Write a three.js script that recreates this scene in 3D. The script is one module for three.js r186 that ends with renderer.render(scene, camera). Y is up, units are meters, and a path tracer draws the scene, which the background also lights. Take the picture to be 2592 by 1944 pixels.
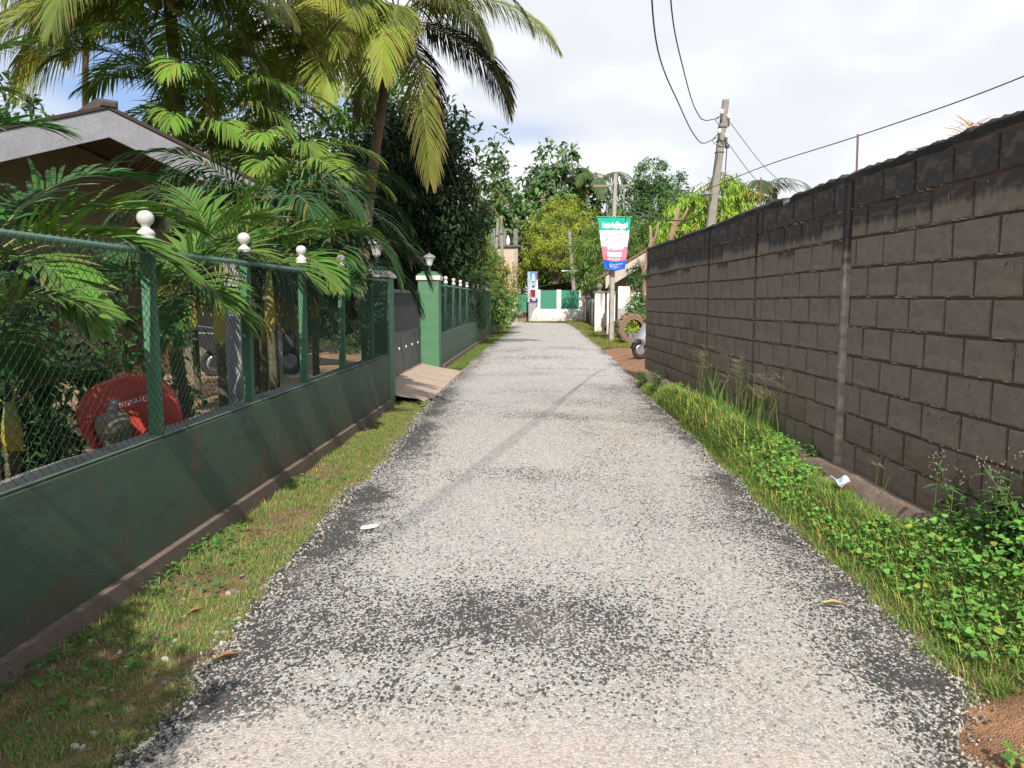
import * as THREE from 'three';
import { mergeGeometries } from 'three/addons/utils/BufferGeometryUtils.js';

// ---------------------------------------------------------------- camera, sky, sun, exposure
const scene = new THREE.Scene();
const camera = new THREE.PerspectiveCamera(52.99, 4 / 3, 0.05, 900);
camera.position.set(0, 1.5, 0);
camera.rotation.order = 'YXZ';
camera.rotation.set(-6.234 * Math.PI / 180, 2.102 * Math.PI / 180, 0);
scene.add(camera);

const renderer = new THREE.WebGLRenderer({ antialias: true });
renderer.setSize(1024, 768);
renderer.toneMapping = THREE.LinearToneMapping;
renderer.toneMappingExposure = 1.3;
renderer.shadowMap.enabled = true;

const sun = new THREE.DirectionalLight(new THREE.Color(1, 0.945, 0.85), 5);
sun.position.set(3.8 * 3, 65.8 * 3, 75.2 * 3);
sun.target.position.set(0, 0, -18);
sun.position.add(sun.target.position);
sun.castShadow = true;
sun.shadow.mapSize.set(4096, 4096);
Object.assign(sun.shadow.camera, { left: -40, right: 40, top: 40, bottom: -40, near: 10, far: 500 });
scene.add(sun, sun.target);

// ---------------------------------------------------------------- numbers
function rng(seed) { let a = seed >>> 0; return () => { a = (a + 0x6D2B79F5) >>> 0; let t = a; t = Math.imul(t ^ (t >>> 15), t | 1); t ^= t + Math.imul(t ^ (t >>> 7), t | 61); return ((t ^ (t >>> 14)) >>> 0) / 4294967296; }; }
const PI = Math.PI, rad = (d) => d * PI / 180, clamp = (x, a = 0, b = 1) => Math.min(b, Math.max(a, x)), lerp = (a, b, t) => a + (b - a) * t;
const smooth = (a, b, x) => { const t = clamp((x - a) / (b - a)); return t * t * (3 - 2 * t); };
function h2(x, y, s = 0) { let h = Math.imul(x | 0, 374761393) ^ Math.imul(y | 0, 668265263) ^ Math.imul(s | 0, 2147483647 ^ 1274126177); h = Math.imul(h ^ (h >>> 13), 1274126177); h = Math.imul(h ^ (h >>> 16), 2246822519); return ((h ^ (h >>> 15)) >>> 0) / 4294967296; }
function vn(x, y, s = 0) { const i = Math.floor(x), j = Math.floor(y); let a = x - i, b = y - j; a = a * a * (3 - 2 * a); b = b * b * (3 - 2 * b); return lerp(lerp(h2(i, j, s), h2(i + 1, j, s), a), lerp(h2(i, j + 1, s), h2(i + 1, j + 1, s), a), b); }
function fbm(x, y, o = 4, s = 0) { let v = 0, w = 0.5, t = 0; for (let k = 0; k < o; k++) { v += w * vn(x, y, s + k); t += w; w *= 0.5; x = x * 2.03 + 17.1; y = y * 2.03 + 9.7; } return v / t; }
const table = (rows) => (d) => { if (d <= rows[0][0]) return rows[0][1]; for (let k = 1; k < rows.length; k++) if (d <= rows[k][0]) return lerp(rows[k - 1][1], rows[k][1], (d - rows[k - 1][0]) / (rows[k][0] - rows[k - 1][0])); return rows[rows.length - 1][1]; };

// ---------------------------------------------------------------- the sky: bright broken cloud over hazy blue
{
  const W = 1024, H = 512, data = new Float32Array(W * H * 4);
  for (let j = 0; j < H; j++) for (let i = 0; i < W; i++) {
    const ph = ((i + 0.5) / W - 0.5) * 2 * PI, th = ((j + 0.5) / H - 0.5) * PI;
    const x = Math.cos(ph) * Math.cos(th), z = Math.sin(ph) * Math.cos(th), y = Math.max(0, Math.sin(th));
    const q = 1 / (y + 0.16), cx = x * q, cz = z * q;
    const big = fbm(cx * 0.62 + 3.1, cz * 0.62 + 7.7, 5, 3), fine = fbm(cx * 2.3 + 11, cz * 2.3, 5, 31);
    const az = Math.atan2(x, -z);
    let cover = big + 0.22 * (fine - 0.5) + 0.22 * Math.exp(-y * 2.6) + 0.06;
    cover -= 0.55 * Math.exp(-(((az + 0.46) / 0.085) ** 2) - (((th - 0.31) / 0.09) ** 2));
    const m = smooth(0.44, 0.66, cover), hz = Math.exp(-y * 4.5);
    const br = 0.72 + 0.2 * smooth(0.3, 0.72, fine) + 0.06 * (big - 0.5);
    const bl = [lerp(0.15, 0.55, hz), lerp(0.31, 0.67, hz), lerp(0.64, 0.84, hz)], cl = [br * 0.955, br * 0.985, br * 1.03];
    const k = (j * W + i) * 4;
    for (let c = 0; c < 3; c++) data[k + c] = lerp(bl[c], cl[c], m * 0.95);
    data[k + 3] = 1;
  }
  const sky = new THREE.DataTexture(data, W, H, THREE.RGBAFormat, THREE.FloatType);
  sky.mapping = THREE.EquirectangularReflectionMapping; sky.magFilter = sky.minFilter = THREE.LinearFilter; sky.wrapS = THREE.RepeatWrapping; sky.needsUpdate = true;
  scene.background = sky; scene.environment = sky;
  scene.backgroundIntensity = 1; scene.environmentIntensity = 1;
}

// ---------------------------------------------------------------- scene bookkeeping
const used = new Map();
function numbered(n) { const k = used.get(n) ?? 0; used.set(n, k + 1); return k ? n + '_' + String(k).padStart(3, '0') : n; }
function tag(o, label, category, group, kind) { o.userData = {}; if (label) o.userData.label = label; if (category) o.userData.category = category; if (group) o.userData.group = group; if (kind) o.userData.kind = kind; return o; }
function thing(name, label, category, pos = [0, 0, 0], turn = 0, group) { const o = new THREE.Group(); o.name = numbered(name); o.position.set(...pos); o.rotation.y = turn; scene.add(o); return tag(o, label, category, group); }
function part(parent, name, geo, mat, label) { const m = new THREE.Mesh(geo, mat); m.name = name; m.castShadow = m.receiveShadow = true; parent.add(m); if (label) m.userData.label = label; return m; }
function top(name, geo, mat, label, category, group, kind) { const m = new THREE.Mesh(geo, mat); m.name = numbered(name); m.castShadow = m.receiveShadow = true; scene.add(m); return tag(m, label, category, group, kind); }
function copy(o, label, pos, turn) { const c = o.clone(); c.name = numbered(o.name.replace(/_\d{3}$/, '')); c.userData = { ...o.userData, label }; if (pos) c.position.set(...pos); if (turn !== undefined) c.rotation.y = turn; scene.add(c); return c; }

// ---------------------------------------------------------------- geometry helpers
const V = (x, y, z) => new THREE.Vector3(x, y, z);
class B {
  constructor() { this.p = []; this.c = []; this.u = []; this.i = []; }
  v(x, y, z, c, u = 0, w = 0) { this.p.push(x, y, z); this.c.push(c ? c[0] : 1, c ? c[1] : 1, c ? c[2] : 1); this.u.push(u, w); return this.p.length / 3 - 1; }
  f(a, b, c) { this.i.push(a, b, c); }
  q(a, b, c, d) { this.i.push(a, b, c, a, c, d); }
  quad(P, c) { const k = P.map((p) => this.v(p[0], p[1], p[2], c, p[3] ?? 0, p[4] ?? 0)); this.q(...k); }
  tube(pts, rads, n = 6, col, caps = true) {
    let prev = null, ref = V(0.31, 0.2, 0.93), len = 0;
    for (let k = 0; k < pts.length; k++) {
      const p = pts[k], t = pts[Math.min(k + 1, pts.length - 1)].clone().sub(pts[Math.max(k - 1, 0)]).normalize();
      if (Math.abs(t.dot(ref)) > 0.9) ref = V(0.93, 0.1, -0.3);
      const s = ref.clone().cross(t).normalize(), w = t.clone().cross(s), r = Array.isArray(rads) ? rads[k] : rads, ring = [];
      if (k) len += p.distanceTo(pts[k - 1]);
      const cc = typeof col === 'function' ? col(k / (pts.length - 1)) : col;
      for (let a = 0; a <= n; a++) { const ca = Math.cos(a / n * 2 * PI) * r, sa = Math.sin(a / n * 2 * PI) * r; ring.push(this.v(p.x + s.x * ca + w.x * sa, p.y + s.y * ca + w.y * sa, p.z + s.z * ca + w.z * sa, cc, a / n * 2 * PI * r, len)); }
      if (prev) for (let a = 0; a < n; a++) this.q(prev[a], prev[a + 1], ring[a + 1], ring[a]);
      if (caps && (k === 0 || k === pts.length - 1)) { const m = this.v(p.x, p.y, p.z, cc); for (let a = 0; a < n; a++) k ? this.f(m, ring[a], ring[a + 1]) : this.f(m, ring[a + 1], ring[a]); }
      prev = ring; ref = w.clone().cross(t).multiplyScalar(-1).normalize(); ref = s.clone().lerp(w, 0.3);
    }
  }
  // a leaf: a folded blade of four triangles or, with bend, of eight
  leaf(p, d, n, L, w, c, fold = 0.25, droop = 0.2, tip = c) {
    const s = d.clone().cross(n).normalize(), up = s.clone().cross(d).normalize();
    const at = (t, x, y) => V(p.x + d.x * L * t + s.x * w * x + up.x * L * y, p.y + d.y * L * t + s.y * w * x + up.y * L * y - droop * L * t * t, p.z + d.z * L * t + s.z * w * x + up.z * L * y);
    const put = (q, cc) => this.v(q.x, q.y, q.z, cc);
    const f = fold * w / L, a = put(p, c), m = put(at(0.5, 0, 0), c), l = put(at(0.45, -0.5, f), c), r = put(at(0.45, 0.5, f), c), e = put(at(1, 0, 0), tip);
    this.f(a, l, m); this.f(a, m, r); this.f(l, e, m); this.f(m, e, r);
  }
  geo(flat) { const g = new THREE.BufferGeometry(); g.setAttribute('position', new THREE.Float32BufferAttribute(this.p, 3)); g.setAttribute('color', new THREE.Float32BufferAttribute(this.c, 3)); g.setAttribute('uv', new THREE.Float32BufferAttribute(this.u, 2)); g.setIndex(this.i); if (flat) { const h = g.toNonIndexed(); h.computeVertexNormals(); return h; } g.computeVertexNormals(); return g; }
}
function metric(g) { // texture coordinates in metres, by the side a face looks to
  g = g.index ? g.toNonIndexed() : g; const p = g.attributes.position, n = g.attributes.normal, u = new Float32Array(p.count * 2);
  for (let k = 0; k < p.count; k++) { const ax = Math.abs(n.getX(k)), ay = Math.abs(n.getY(k)), az = Math.abs(n.getZ(k)); const x = p.getX(k), y = p.getY(k), z = p.getZ(k);
    if (ax >= ay && ax >= az) { u[k * 2] = z; u[k * 2 + 1] = y; } else if (ay >= az) { u[k * 2] = x; u[k * 2 + 1] = z; } else { u[k * 2] = x; u[k * 2 + 1] = y; } }
  g.setAttribute('uv', new THREE.BufferAttribute(u, 2)); return g;
}
// a box with chamfered edges, from corner to corner
function box(x0, y0, z0, x1, y1, z1, b = 0.006) {
  const X = Math.abs(x1 - x0), Y = Math.abs(y1 - y0), Z = Math.abs(z1 - z0), s = new THREE.Shape(), w = X / 2 - b, h = Y / 2 - b;
  if (b <= 0 || w <= 0 || h <= 0 || Z <= 2 * b) { const g = new THREE.BoxGeometry(X, Y, Z); g.translate((x0 + x1) / 2, (y0 + y1) / 2, (z0 + z1) / 2); return metric(g); }
  s.moveTo(-w, -h); s.lineTo(w, -h); s.lineTo(w, h); s.lineTo(-w, h); s.closePath();
  const g = new THREE.ExtrudeGeometry(s, { depth: Z - 2 * b, bevelEnabled: true, bevelSize: b, bevelThickness: b, bevelSegments: 1 });
  g.translate((x0 + x1) / 2, (y0 + y1) / 2, Math.min(z0, z1) + b); return metric(g);
}
const join = (list) => mergeGeometries(list.map((g) => { const h = g.index ? g.toNonIndexed() : g; for (const k of Object.keys(h.attributes)) if (!['position', 'normal', 'uv'].includes(k)) h.deleteAttribute(k); return h; }));
const lathe = (pts, n = 20) => new THREE.LatheGeometry(pts.map(([x, y]) => new THREE.Vector2(x, y)), n);
const moved = (g, x, y, z, rx = 0, ry = 0, rz = 0) => { if (rx) g.rotateX(rx); if (ry) g.rotateY(ry); if (rz) g.rotateZ(rz); g.translate(x, y, z); return g; };
const wire = (pts, r, n = 5, seg = 24) => { const c = new THREE.CatmullRomCurve3(pts.map((p) => V(...p))); return new THREE.TubeGeometry(c, seg, r, n, false); };

// ---------------------------------------------------------------- textures and materials
function tex(w, h, fn, srgb = true) {
  const d = new Uint8Array(w * h * 4);
  for (let j = 0; j < h; j++) for (let i = 0; i < w; i++) { const c = fn(i, j), k = (j * w + i) * 4; if (typeof c === 'number') d[k] = d[k + 1] = d[k + 2] = clamp(c) * 255; else { d[k] = clamp(c[0]) * 255; d[k + 1] = clamp(c[1]) * 255; d[k + 2] = clamp(c[2]) * 255; } d[k + 3] = 255; }
  const t = new THREE.DataTexture(d, w, h, THREE.RGBAFormat); t.wrapS = t.wrapT = THREE.RepeatWrapping; t.magFilter = THREE.LinearFilter; t.minFilter = THREE.LinearFilter; if (srgb) t.colorSpace = THREE.SRGBColorSpace; t.needsUpdate = true; return t;
}
const rep = (t, x, y = x) => { const c = t.clone(); c.repeat.set(x, y); c.needsUpdate = true; return c; };
const S = (x) => Math.pow(clamp(x), 1 / 2.2);               // linear to texture value
function pv(x, y, P, s) { const i = Math.floor(x), j = Math.floor(y), m = (a) => ((a % P) + P) % P; let a = x - i, b = y - j; a = a * a * (3 - 2 * a); b = b * b * (3 - 2 * b); return lerp(lerp(h2(m(i), m(j), s), h2(m(i + 1), m(j), s), a), lerp(h2(m(i), m(j + 1), s), h2(m(i + 1), m(j + 1), s), a), b); }
function pf(u, v, base, oct, s) { let r = 0, w = 0.5, t = 0, P = base; for (let k = 0; k < oct; k++) { r += w * pv(u * P, v * P, P, s + k); t += w; w *= 0.55; P *= 2; } return r / t; }
const grain = tex(512, 512, (i, j) => { const u = i / 512, v = j / 512; return 0.72 + 0.28 * (0.55 * pf(u, v, 64, 3, 5) + 0.45 * pf(u, v, 6, 4, 9)) + 0.06 * (h2(i, j, 4) - 0.5); });
const grainBump = tex(512, 512, (i, j) => 0.5 * pf(i / 512, j / 512, 48, 3, 15) + 0.3 * h2(i, j, 8) + 0.2 * pf(i / 512, j / 512, 10, 3, 2), false);
const mats = new Map();
function mat(r, g, b, rough = 0.8, o = {}) {
  const key = [r, g, b, rough, JSON.stringify(Object.keys(o)), Object.values(o).map((x) => x?.uuid ?? x)].join();
  if (!mats.has(key)) mats.set(key, new (o.transmission || o.clearcoat ? THREE.MeshPhysicalMaterial : THREE.MeshStandardMaterial)({ color: new THREE.Color().setRGB(r, g, b), roughness: rough, ...o }));
  return mats.get(key);
}
const rough = (r, g, b, ro = 0.85, bump = 0.004, k = 1.6) => mat(r, g, b, ro, { map: rep1(grain, k), bumpMap: rep1(grainBump, k), bumpScale: bump });
const repCache = new Map();
function rep1(t, k) { const key = t.uuid + k; if (!repCache.has(key)) repCache.set(key, rep(t, k)); return repCache.get(key); }
const leafMat = (tr = 0.35, ro = 0.8, coat = 0.25) => mat(1, 1, 1, ro, { vertexColors: true, transmission: tr, thickness: 0, side: THREE.DoubleSide, clearcoat: coat, clearcoatRoughness: 0.38, specularIntensity: 0.35 });
const barkMat = mat(1, 1, 1, 0.9, { vertexColors: true, map: rep1(grain, 2.3), bumpMap: rep1(grainBump, 2.3), bumpScale: 0.02 });
// ---------------------------------------------------------------- the lie of the land (d is the distance ahead, z = -d)
const edgeL = table([[0, -1.38], [2.75, -1.38], [4.2, -1.5], [7, -1.49], [9.5, -1.58], [12.3, -1.69], [17, -1.72], [24.5, -1.74], [33, -1.6], [40, -1.5], [46, -1.9], [50, -3.2], [52, -6]]);
const edgeR = table([[0, 1.34], [2.3, 1.37], [2.62, 1.45], [2.85, 1.63], [4.1, 1.71], [5.7, 1.66], [8.5, 1.72], [12.4, 1.75], [19, 1.87], [30, 1.95], [40, 2.0], [46, 1.95], [52, 1.7]]);
const wallX = (d) => 2.5 - 0.04 * d;
function landY(x, d) {
  const xl = edgeL(d), xr = edgeR(d), n = 0.03 * (fbm(x * 3, d * 3, 3, 2) - 0.5) + 0.012 * (vn(x * 14, d * 14, 5) - 0.5);
  if (x < -2.28) { const yard = 0.22 * smooth(-2.28, -2.75, x) * (1 - smooth(40, 50, d)); const bed = 0.27 * smooth(-3.7, -3.2, x) * (1 - smooth(-2.5, -2.38, x) * 0.3) * smooth(3.2, 4, d) * (1 - smooth(6.4, 7.4, d)); return yard + bed + n - (d > 11.3 && d < 17.2 ? 0.02 : 0); }
  if (x < xl + 0.1) return -0.055 + n - 0.03 * smooth(xl, -2.2, x);
  if (x < xr - 0.1) return -0.07 + 0.2 * n;
  const w = wallX(d), bank = 1 - smooth(13.2, 17.5, d), far = smooth(26, 34, d);
  return -0.045 + bank * 0.27 * smooth(xr, Math.max(w - 0.12, xr + 0.3), x) - bank * 0.09 * smooth(4.0, 4.5, d) * (1 - smooth(6.0, 6.7, d)) * smooth(w - 0.3, w - 0.12, x) + (1 - bank) * 0.05 * smooth(xr, xr + 0.6, x) * (1 - far) + n * 1.2;
}
const soilTex = tex(512, 512, (i, j) => { const u = i / 512, v = j / 512, n = pf(u, v, 8, 5, 21), g = h2(i >> 1, j >> 1, 6); const k = 0.62 + 0.38 * n + 0.18 * (g - 0.5); return [k, k * 0.985, k * 0.96]; });
const soilBump = tex(512, 512, (i, j) => 0.6 * pf(i / 512, j / 512, 24, 4, 41) + 0.4 * h2(i >> 1, j >> 1, 3), false);
{
  const xs = [], ds = [];
  for (let x = -60; x < -10; x += 5) xs.push(x); for (let x = -10; x < -2.8; x += 0.5) xs.push(x); for (let x = -2.8; x < 3.2; x += 0.075) xs.push(x); for (let x = 3.2; x < 12; x += 0.5) xs.push(x); for (let x = 12; x <= 62; x += 5) xs.push(x);
  for (let d = -8; d < 0.5; d += 1) ds.push(d); for (let d = 0.5; d < 16; d += 0.09) ds.push(d); for (let d = 16; d < 32; d += 0.4) ds.push(d); for (let d = 32; d <= 120; d += 2.5) ds.push(d);
  const b = new B();
  for (const d of ds) for (const x of xs) {
    const n = fbm(x * 1.3 + 40, d * 1.3, 4, 61), sand = smooth(-2.4, -3.0, x) * (1 - smooth(45, 60, d)), red = smooth(1.7, 2.0, x) * smooth(14.5, 16, d) * (1 - smooth(24, 26.5, d + 0.6 * (n - 0.5)));
    const nearRed = smooth(0.4, 0.7, n + 0.25 * smooth(3.2, 2.2, d));
    let c = [lerp(0.24, 0.36, n), lerp(0.15, 0.215, n), lerp(0.08, 0.12, n)];
    c = c.map((k, q) => lerp(k, [0.42, 0.225, 0.125][q], Math.max(red, (0.4 + 0.6 * nearRed) * smooth(1.25, 1.4, x) * smooth(3.4, 2.7, d))));
    c = c.map((k, q) => lerp(k, [0.52, 0.36, 0.215][q] * (0.85 + 0.3 * n), sand));
    b.v(x, landY(x, d), -d, c, x, d);
  }
  const nx = xs.length; for (let j = 0; j + 1 < ds.length; j++) for (let i = 0; i + 1 < nx; i++) { const a = j * nx + i; b.q(a, a + 1, a + nx + 1, a + nx); }
  top('ground', b.geo(), mat(1, 1, 1, 0.95, { vertexColors: true, map: rep1(soilTex, 0.9), bumpMap: rep1(soilBump, 0.9), bumpScale: 0.018 }), 'bare red brown soil and pale sand around the lane', 'ground', null, 'structure');
  const far = new THREE.PlaneGeometry(900, 900); far.rotateX(-PI / 2); far.translate(0, -0.35, -200);
  top('far_ground', far, mat(0.16, 0.13, 0.07, 0.95), 'brown ground running out to the horizon', 'ground', null, 'structure');
}

// ---------------------------------------------------------------- the lane: loose chips over bitumen, thrown off in patches
const blobs = [[-0.35, 3.55, 0.55, 0.38, 0.62], [0.05, 3.45, 0.5, 0.3, 0.5], [0.35, 3.05, 0.4, 0.22, 0.5], [-0.75, 3.2, 0.4, 0.22, 0.35], [-0.5, 2.75, 0.8, 0.12, 0.25], [1.45, 3.4, 0.25, 0.5, 0.45], [1.5, 3.0, 0.3, 0.3, 0.5], [1.42, 4.3, 0.22, 0.5, 0.35], [1.5, 5.9, 0.2, 0.6, 0.6], [1.3, 5.2, 0.3, 0.5, 0.3], [-0.2, 6.5, 0.6, 0.25, 0.32], [0.2, 9.8, 0.7, 0.4, 0.4], [0.9, 8.6, 0.5, 0.6, 0.3], [1.35, 9.9, 0.4, 0.9, 0.5], [0.5, 11.2, 0.8, 0.5, 0.35], [-0.2, 12.6, 0.7, 0.5, 0.3], [1.3, 13, 0.5, 0.8, 0.4], [-0.4, 15.5, 0.9, 0.5, 0.3], [0.7, 16.8, 0.8, 0.4, 0.3], [-0.3, 20, 1, 0.6, 0.3], [0.6, 24, 1, 0.7, 0.3], [-0.9, 23, 0.5, 0.8, 0.35], [-1.1, 3.4, 0.3, 0.4, 0.3]];
function binder(x, d) { // how much bare bitumen shows, 0 to 1
  const m = fbm(x * 1.7 + 5, d * 1.1 + 3, 4, 71), f = fbm(x * 9, d * 9, 3, 81);
  let b = 0.12 * smooth(0.5, 0.75, m);
  for (const [bx, bd, rx, rd, s] of blobs) { if (Math.abs(d - bd) > rd * 2.2) continue; b += 0.8 * s * Math.exp(-(((x - bx) / rx) ** 2 + ((d - bd) / rd) ** 2)); }
  const wl = x - edgeL(d), wr = edgeR(d) - x, dl = d < 2.6 ? 0.35 : 1;
  b += dl * (0.55 + 0.75 * smooth(0.3, 0.6, fbm(d * 0.9, 7, 3, 91))) * Math.exp(-(((wl - 0.06) / (0.2 + 0.14 * f)) ** 2)) * (1 - 0.55 * smooth(8, 22, d));
  b += (0.5 + 0.8 * smooth(0.35, 0.6, fbm(d * 1.1, 17, 3, 92))) * Math.exp(-((wr / (0.12 + 0.14 * f)) ** 2)) * (1 - 0.55 * smooth(10, 24, d));
  return clamp(b * (0.55 + 0.9 * f));
}
function dusty(x, d) { const n = fbm(x * 1.1 + 60, d * 0.8 + 20, 5, 101); let v = 0.42 * smooth(0.54, 0.8, n); v += 0.62 * smooth(2.9, 2.4, d + 0.9 * (n - 0.5) + 0.35 * (fbm(x * 4, d * 4, 3, 105) - 0.5) + 0.1 * Math.abs(x + 0.2)) * smooth(1.7, 0.9, Math.abs(x + 0.1)); return clamp(v * (0.55 + 0.9 * fbm(x * 12, d * 12, 3, 7))); }
function chips(x, d, cs) { // nearest and second nearest chip
  const X = x / cs, Y = d / cs, i = Math.floor(X), j = Math.floor(Y); let f1 = 9, f2 = 9, a = 0, b = 0;
  for (let q = j - 1; q <= j + 1; q++) for (let p = i - 1; p <= i + 1; p++) { const ex = p + 0.03 + 0.94 * h2(p, q, 11) - X, ey = q + 0.03 + 0.94 * h2(p, q, 12) - Y, e = ex * ex + ey * ey; if (e < f1) { f2 = f1; f1 = e; a = p; b = q; } else if (e < f2) f2 = e; }
  return [Math.sqrt(f1), Math.sqrt(f2), h2(a, b, 13), h2(a, b, 14), h2(a, b, 15)];
}
function laneTextures(d0, d1, w, h, cs) {
  const A = new Uint8Array(w * h * 4), Z = new Uint8Array(w * h * 4), x0 = -2.3, X = 4.75;
  const mw = 160, mh = 220, mb = new Float32Array(mw * mh), md = new Float32Array(mw * mh);
  for (let j = 0; j < mh; j++) for (let i = 0; i < mw; i++) { const x = x0 + X * i / (mw - 1), d = d0 + (d1 - d0) * j / (mh - 1); mb[j * mw + i] = binder(x, d); md[j * mw + i] = dusty(x, d); }
  const sm = (m, u, v) => { const x = u * (mw - 1), y = v * (mh - 1), i = Math.min(mw - 2, x | 0), j = Math.min(mh - 2, y | 0), a = x - i, b = y - j, k = j * mw + i; return lerp(lerp(m[k], m[k + 1], a), lerp(m[k + mw], m[k + mw + 1], a), b); };
  for (let j = 0; j < h; j++) for (let i = 0; i < w; i++) {
    const u = (i + 0.5) / w, v = (j + 0.5) / h, x = x0 + X * u, d = d0 + (d1 - d0) * v, bi = sm(mb, u, v), du = sm(md, u, v);
    const [f1, f2, r1, r2, r3] = chips(x + 0.004 * vn(x * 90, d * 90, 6), d * 0.72 + 0.004 * vn(x * 90, d * 90, 7), cs), gap = f2 - f1;
    let t = r1 < 0.09 ? 0.2 : 0.29 + 0.24 * r2, r = t * (1.015 + 0.12 * (r3 - 0.42)), g = t * 0.985, bl = t * (0.965 - 0.16 * (r3 - 0.25)), z = 0.35 + 0.65 * (1 - f1);
    if (r3 > 0.9) { r = t * 1.02; g = t * 0.82; bl = t * 0.66; }
    const seam = 1 - smooth(0.06, 0.2, gap), lost = r1 < bi * 0.95 ? 1 : 0;
    const dark = Math.max(seam * (0.38 + 0.55 * bi), lost * 0.93);
    const bk = 0.014 + 0.05 * r2 * r2 * (1 - seam); r = lerp(r, bk * 1.1, dark); g = lerp(g, bk, dark); bl = lerp(bl, bk * 1.0, dark); z *= 1 - 0.6 * dark;
    const dd = du * (0.55 + 0.45 * smooth(0.3, 0.7, h2(i, j, 9) * 0.5 + r2 * 0.5));
    r = lerp(r, 0.46, dd); g = lerp(g, 0.385, dd); bl = lerp(bl, 0.33, dd); z = lerp(z, 0.55, dd * 0.6);
    const k = (j * w + i) * 4; A[k] = S(r) * 255; A[k + 1] = S(g) * 255; A[k + 2] = S(bl) * 255; A[k + 3] = 255; Z[k] = Z[k + 1] = Z[k + 2] = clamp(z) * 255; Z[k + 3] = 255;
  }
  const mk = (D, s) => { const t = new THREE.DataTexture(D, w, h, THREE.RGBAFormat); t.magFilter = t.minFilter = THREE.LinearFilter; if (s) t.colorSpace = THREE.SRGBColorSpace; t.needsUpdate = true; return t; };
  return [mk(A, true), mk(Z, false)];
}
const jagL = (d) => edgeL(d) + 0.13 * (fbm(d * 2.3, 1, 4, 111) - 0.5) + 0.05 * (vn(d * 17, 3, 4) - 0.5) + 0.025 * (vn(d * 60, 3, 4) - 0.5);
const jagR = (d) => edgeR(d) + 0.18 * (fbm(d * 2.1, 9, 4, 112) - 0.5) + 0.05 * (vn(d * 15, 6, 4) - 0.5) + 0.025 * (vn(d * 57, 5, 4) - 0.5);
const laneY = (x, d) => { const l = edgeL(d), r = edgeR(d), t = (x - l) / (r - l); return -0.03 + 0.045 * Math.sin(PI * clamp(t)) + 0.012 * (fbm(x * 2.2, d * 1.6, 3, 121) - 0.5); };
{
  const lane = new THREE.Group(); lane.name = 'road'; scene.add(lane); tag(lane, 'narrow lane of grey stone chips over bitumen', 'road', null, 'structure');
  for (const [d0, d1, w, h, cs, st] of [[1.1, 6.3, 2048, 2048, 0.0108, 0.02], [6.3, 16.5, 1536, 2048, 0.0125, 0.035], [16.5, 53, 1024, 1536, 0.026, 0.1]]) {
    const [cm, bm] = laneTextures(d0, d1, w, h, cs), b = new B(), N = 36, n = Math.ceil((d1 - d0) / st);
    for (let j = 0; j <= n; j++) { const d = lerp(d0, d1, j / n), l = jagL(d), r = jagR(d);
      for (let i = -1; i <= N + 1; i++) { const e = i < 0 || i > N, x = e ? (i < 0 ? l - 0.03 : r + 0.03) : lerp(l, r, i / N); b.v(x, e ? -0.11 : laneY(x, d), -d, null, (x + 2.3) / 4.75, (d - d0) / (d1 - d0)); } }
    const W = N + 3; for (let j = 0; j < n; j++) for (let i = 0; i + 1 < W; i++) { const a = j * W + i; b.q(a, a + 1, a + W + 1, a + W); }
    part(lane, 'road_surface', b.geo(), mat(1, 1, 1, 0.75, { map: cm, bumpMap: bm, bumpScale: 0.007 }));
  }
  // loose chips lying on the near part and along both edges
  const R = rng(77), ch = new THREE.IcosahedronGeometry(1, 0), p = ch.attributes.position; for (let k = 0; k < p.count; k++) { const s = 0.75 + 0.5 * h2(Math.round(p.getX(k) * 90), Math.round(p.getY(k) * 90), Math.round(p.getZ(k) * 90)); p.setXYZ(k, p.getX(k) * s, p.getY(k) * s * 0.75, p.getZ(k) * s); } ch.computeVertexNormals();
  const list = [], m4 = new THREE.Matrix4(), q = new THREE.Quaternion(), e = new THREE.Euler(), C = new THREE.Color();
  const put = (x, y, d, s, dark) => { e.set(R() * 6.3, R() * 6.3, R() * 6.3); q.setFromEuler(e); const t = dark ? 0.02 + 0.03 * R() : 0.17 + 0.25 * R(); list.push([m4.clone().compose(V(x, y, -d), q, V(s, s * 0.8, s)), [t * (1.04 + 0.1 * (R() - 0.3)), t * (0.99 - 0.02 * R()), t * (0.93 - 0.14 * R())]]); };
  for (let k = 0; k < 60000; k++) { const d = 1.9 + 8.5 * R() ** 1.7, x = lerp(jagL(d), jagR(d), R()); if (dusty(x, d) > 0.45 && R() < 0.8) continue; put(x, laneY(x, d) + 0.001, d, 0.0022 + 0.0022 * R(), R() < binder(x, d) * 0.9); }
  for (let k = 0; k < 16000; k++) { const d = 1.9 + 14 * R() ** 1.5, left = R() < 0.55, off = (R() + R() + R() - 1.5) * 0.09, x = (left ? jagL(d) : jagR(d)) + off; const y = Math.max(landY(x, d), off * (left ? 1 : -1) > 0 ? laneY(x, d) : -1); put(x, y + 0.002, d, 0.004 + 0.006 * R() ** 2, R() < 0.45); }
  for (let k = 0; k < 160; k++) { const d = 2 + 2.2 * R(), x = edgeL(d) - 0.55 * R() ** 2; put(x, landY(x, d) + 0.004, d, 0.007 + 0.012 * R() ** 2, R() < 0.1); }
  const im = new THREE.InstancedMesh(ch, mat(1, 1, 1, 0.8), list.length); list.forEach(([m, c], k) => { im.setMatrixAt(k, m); im.setColorAt(k, C.setRGB(...c)); });
  im.name = 'loose_chips'; im.castShadow = im.receiveShadow = true; scene.add(im); tag(im, 'loose grey stone chips strewn over the lane and its edges', 'gravel', null, 'stuff');
}

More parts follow.
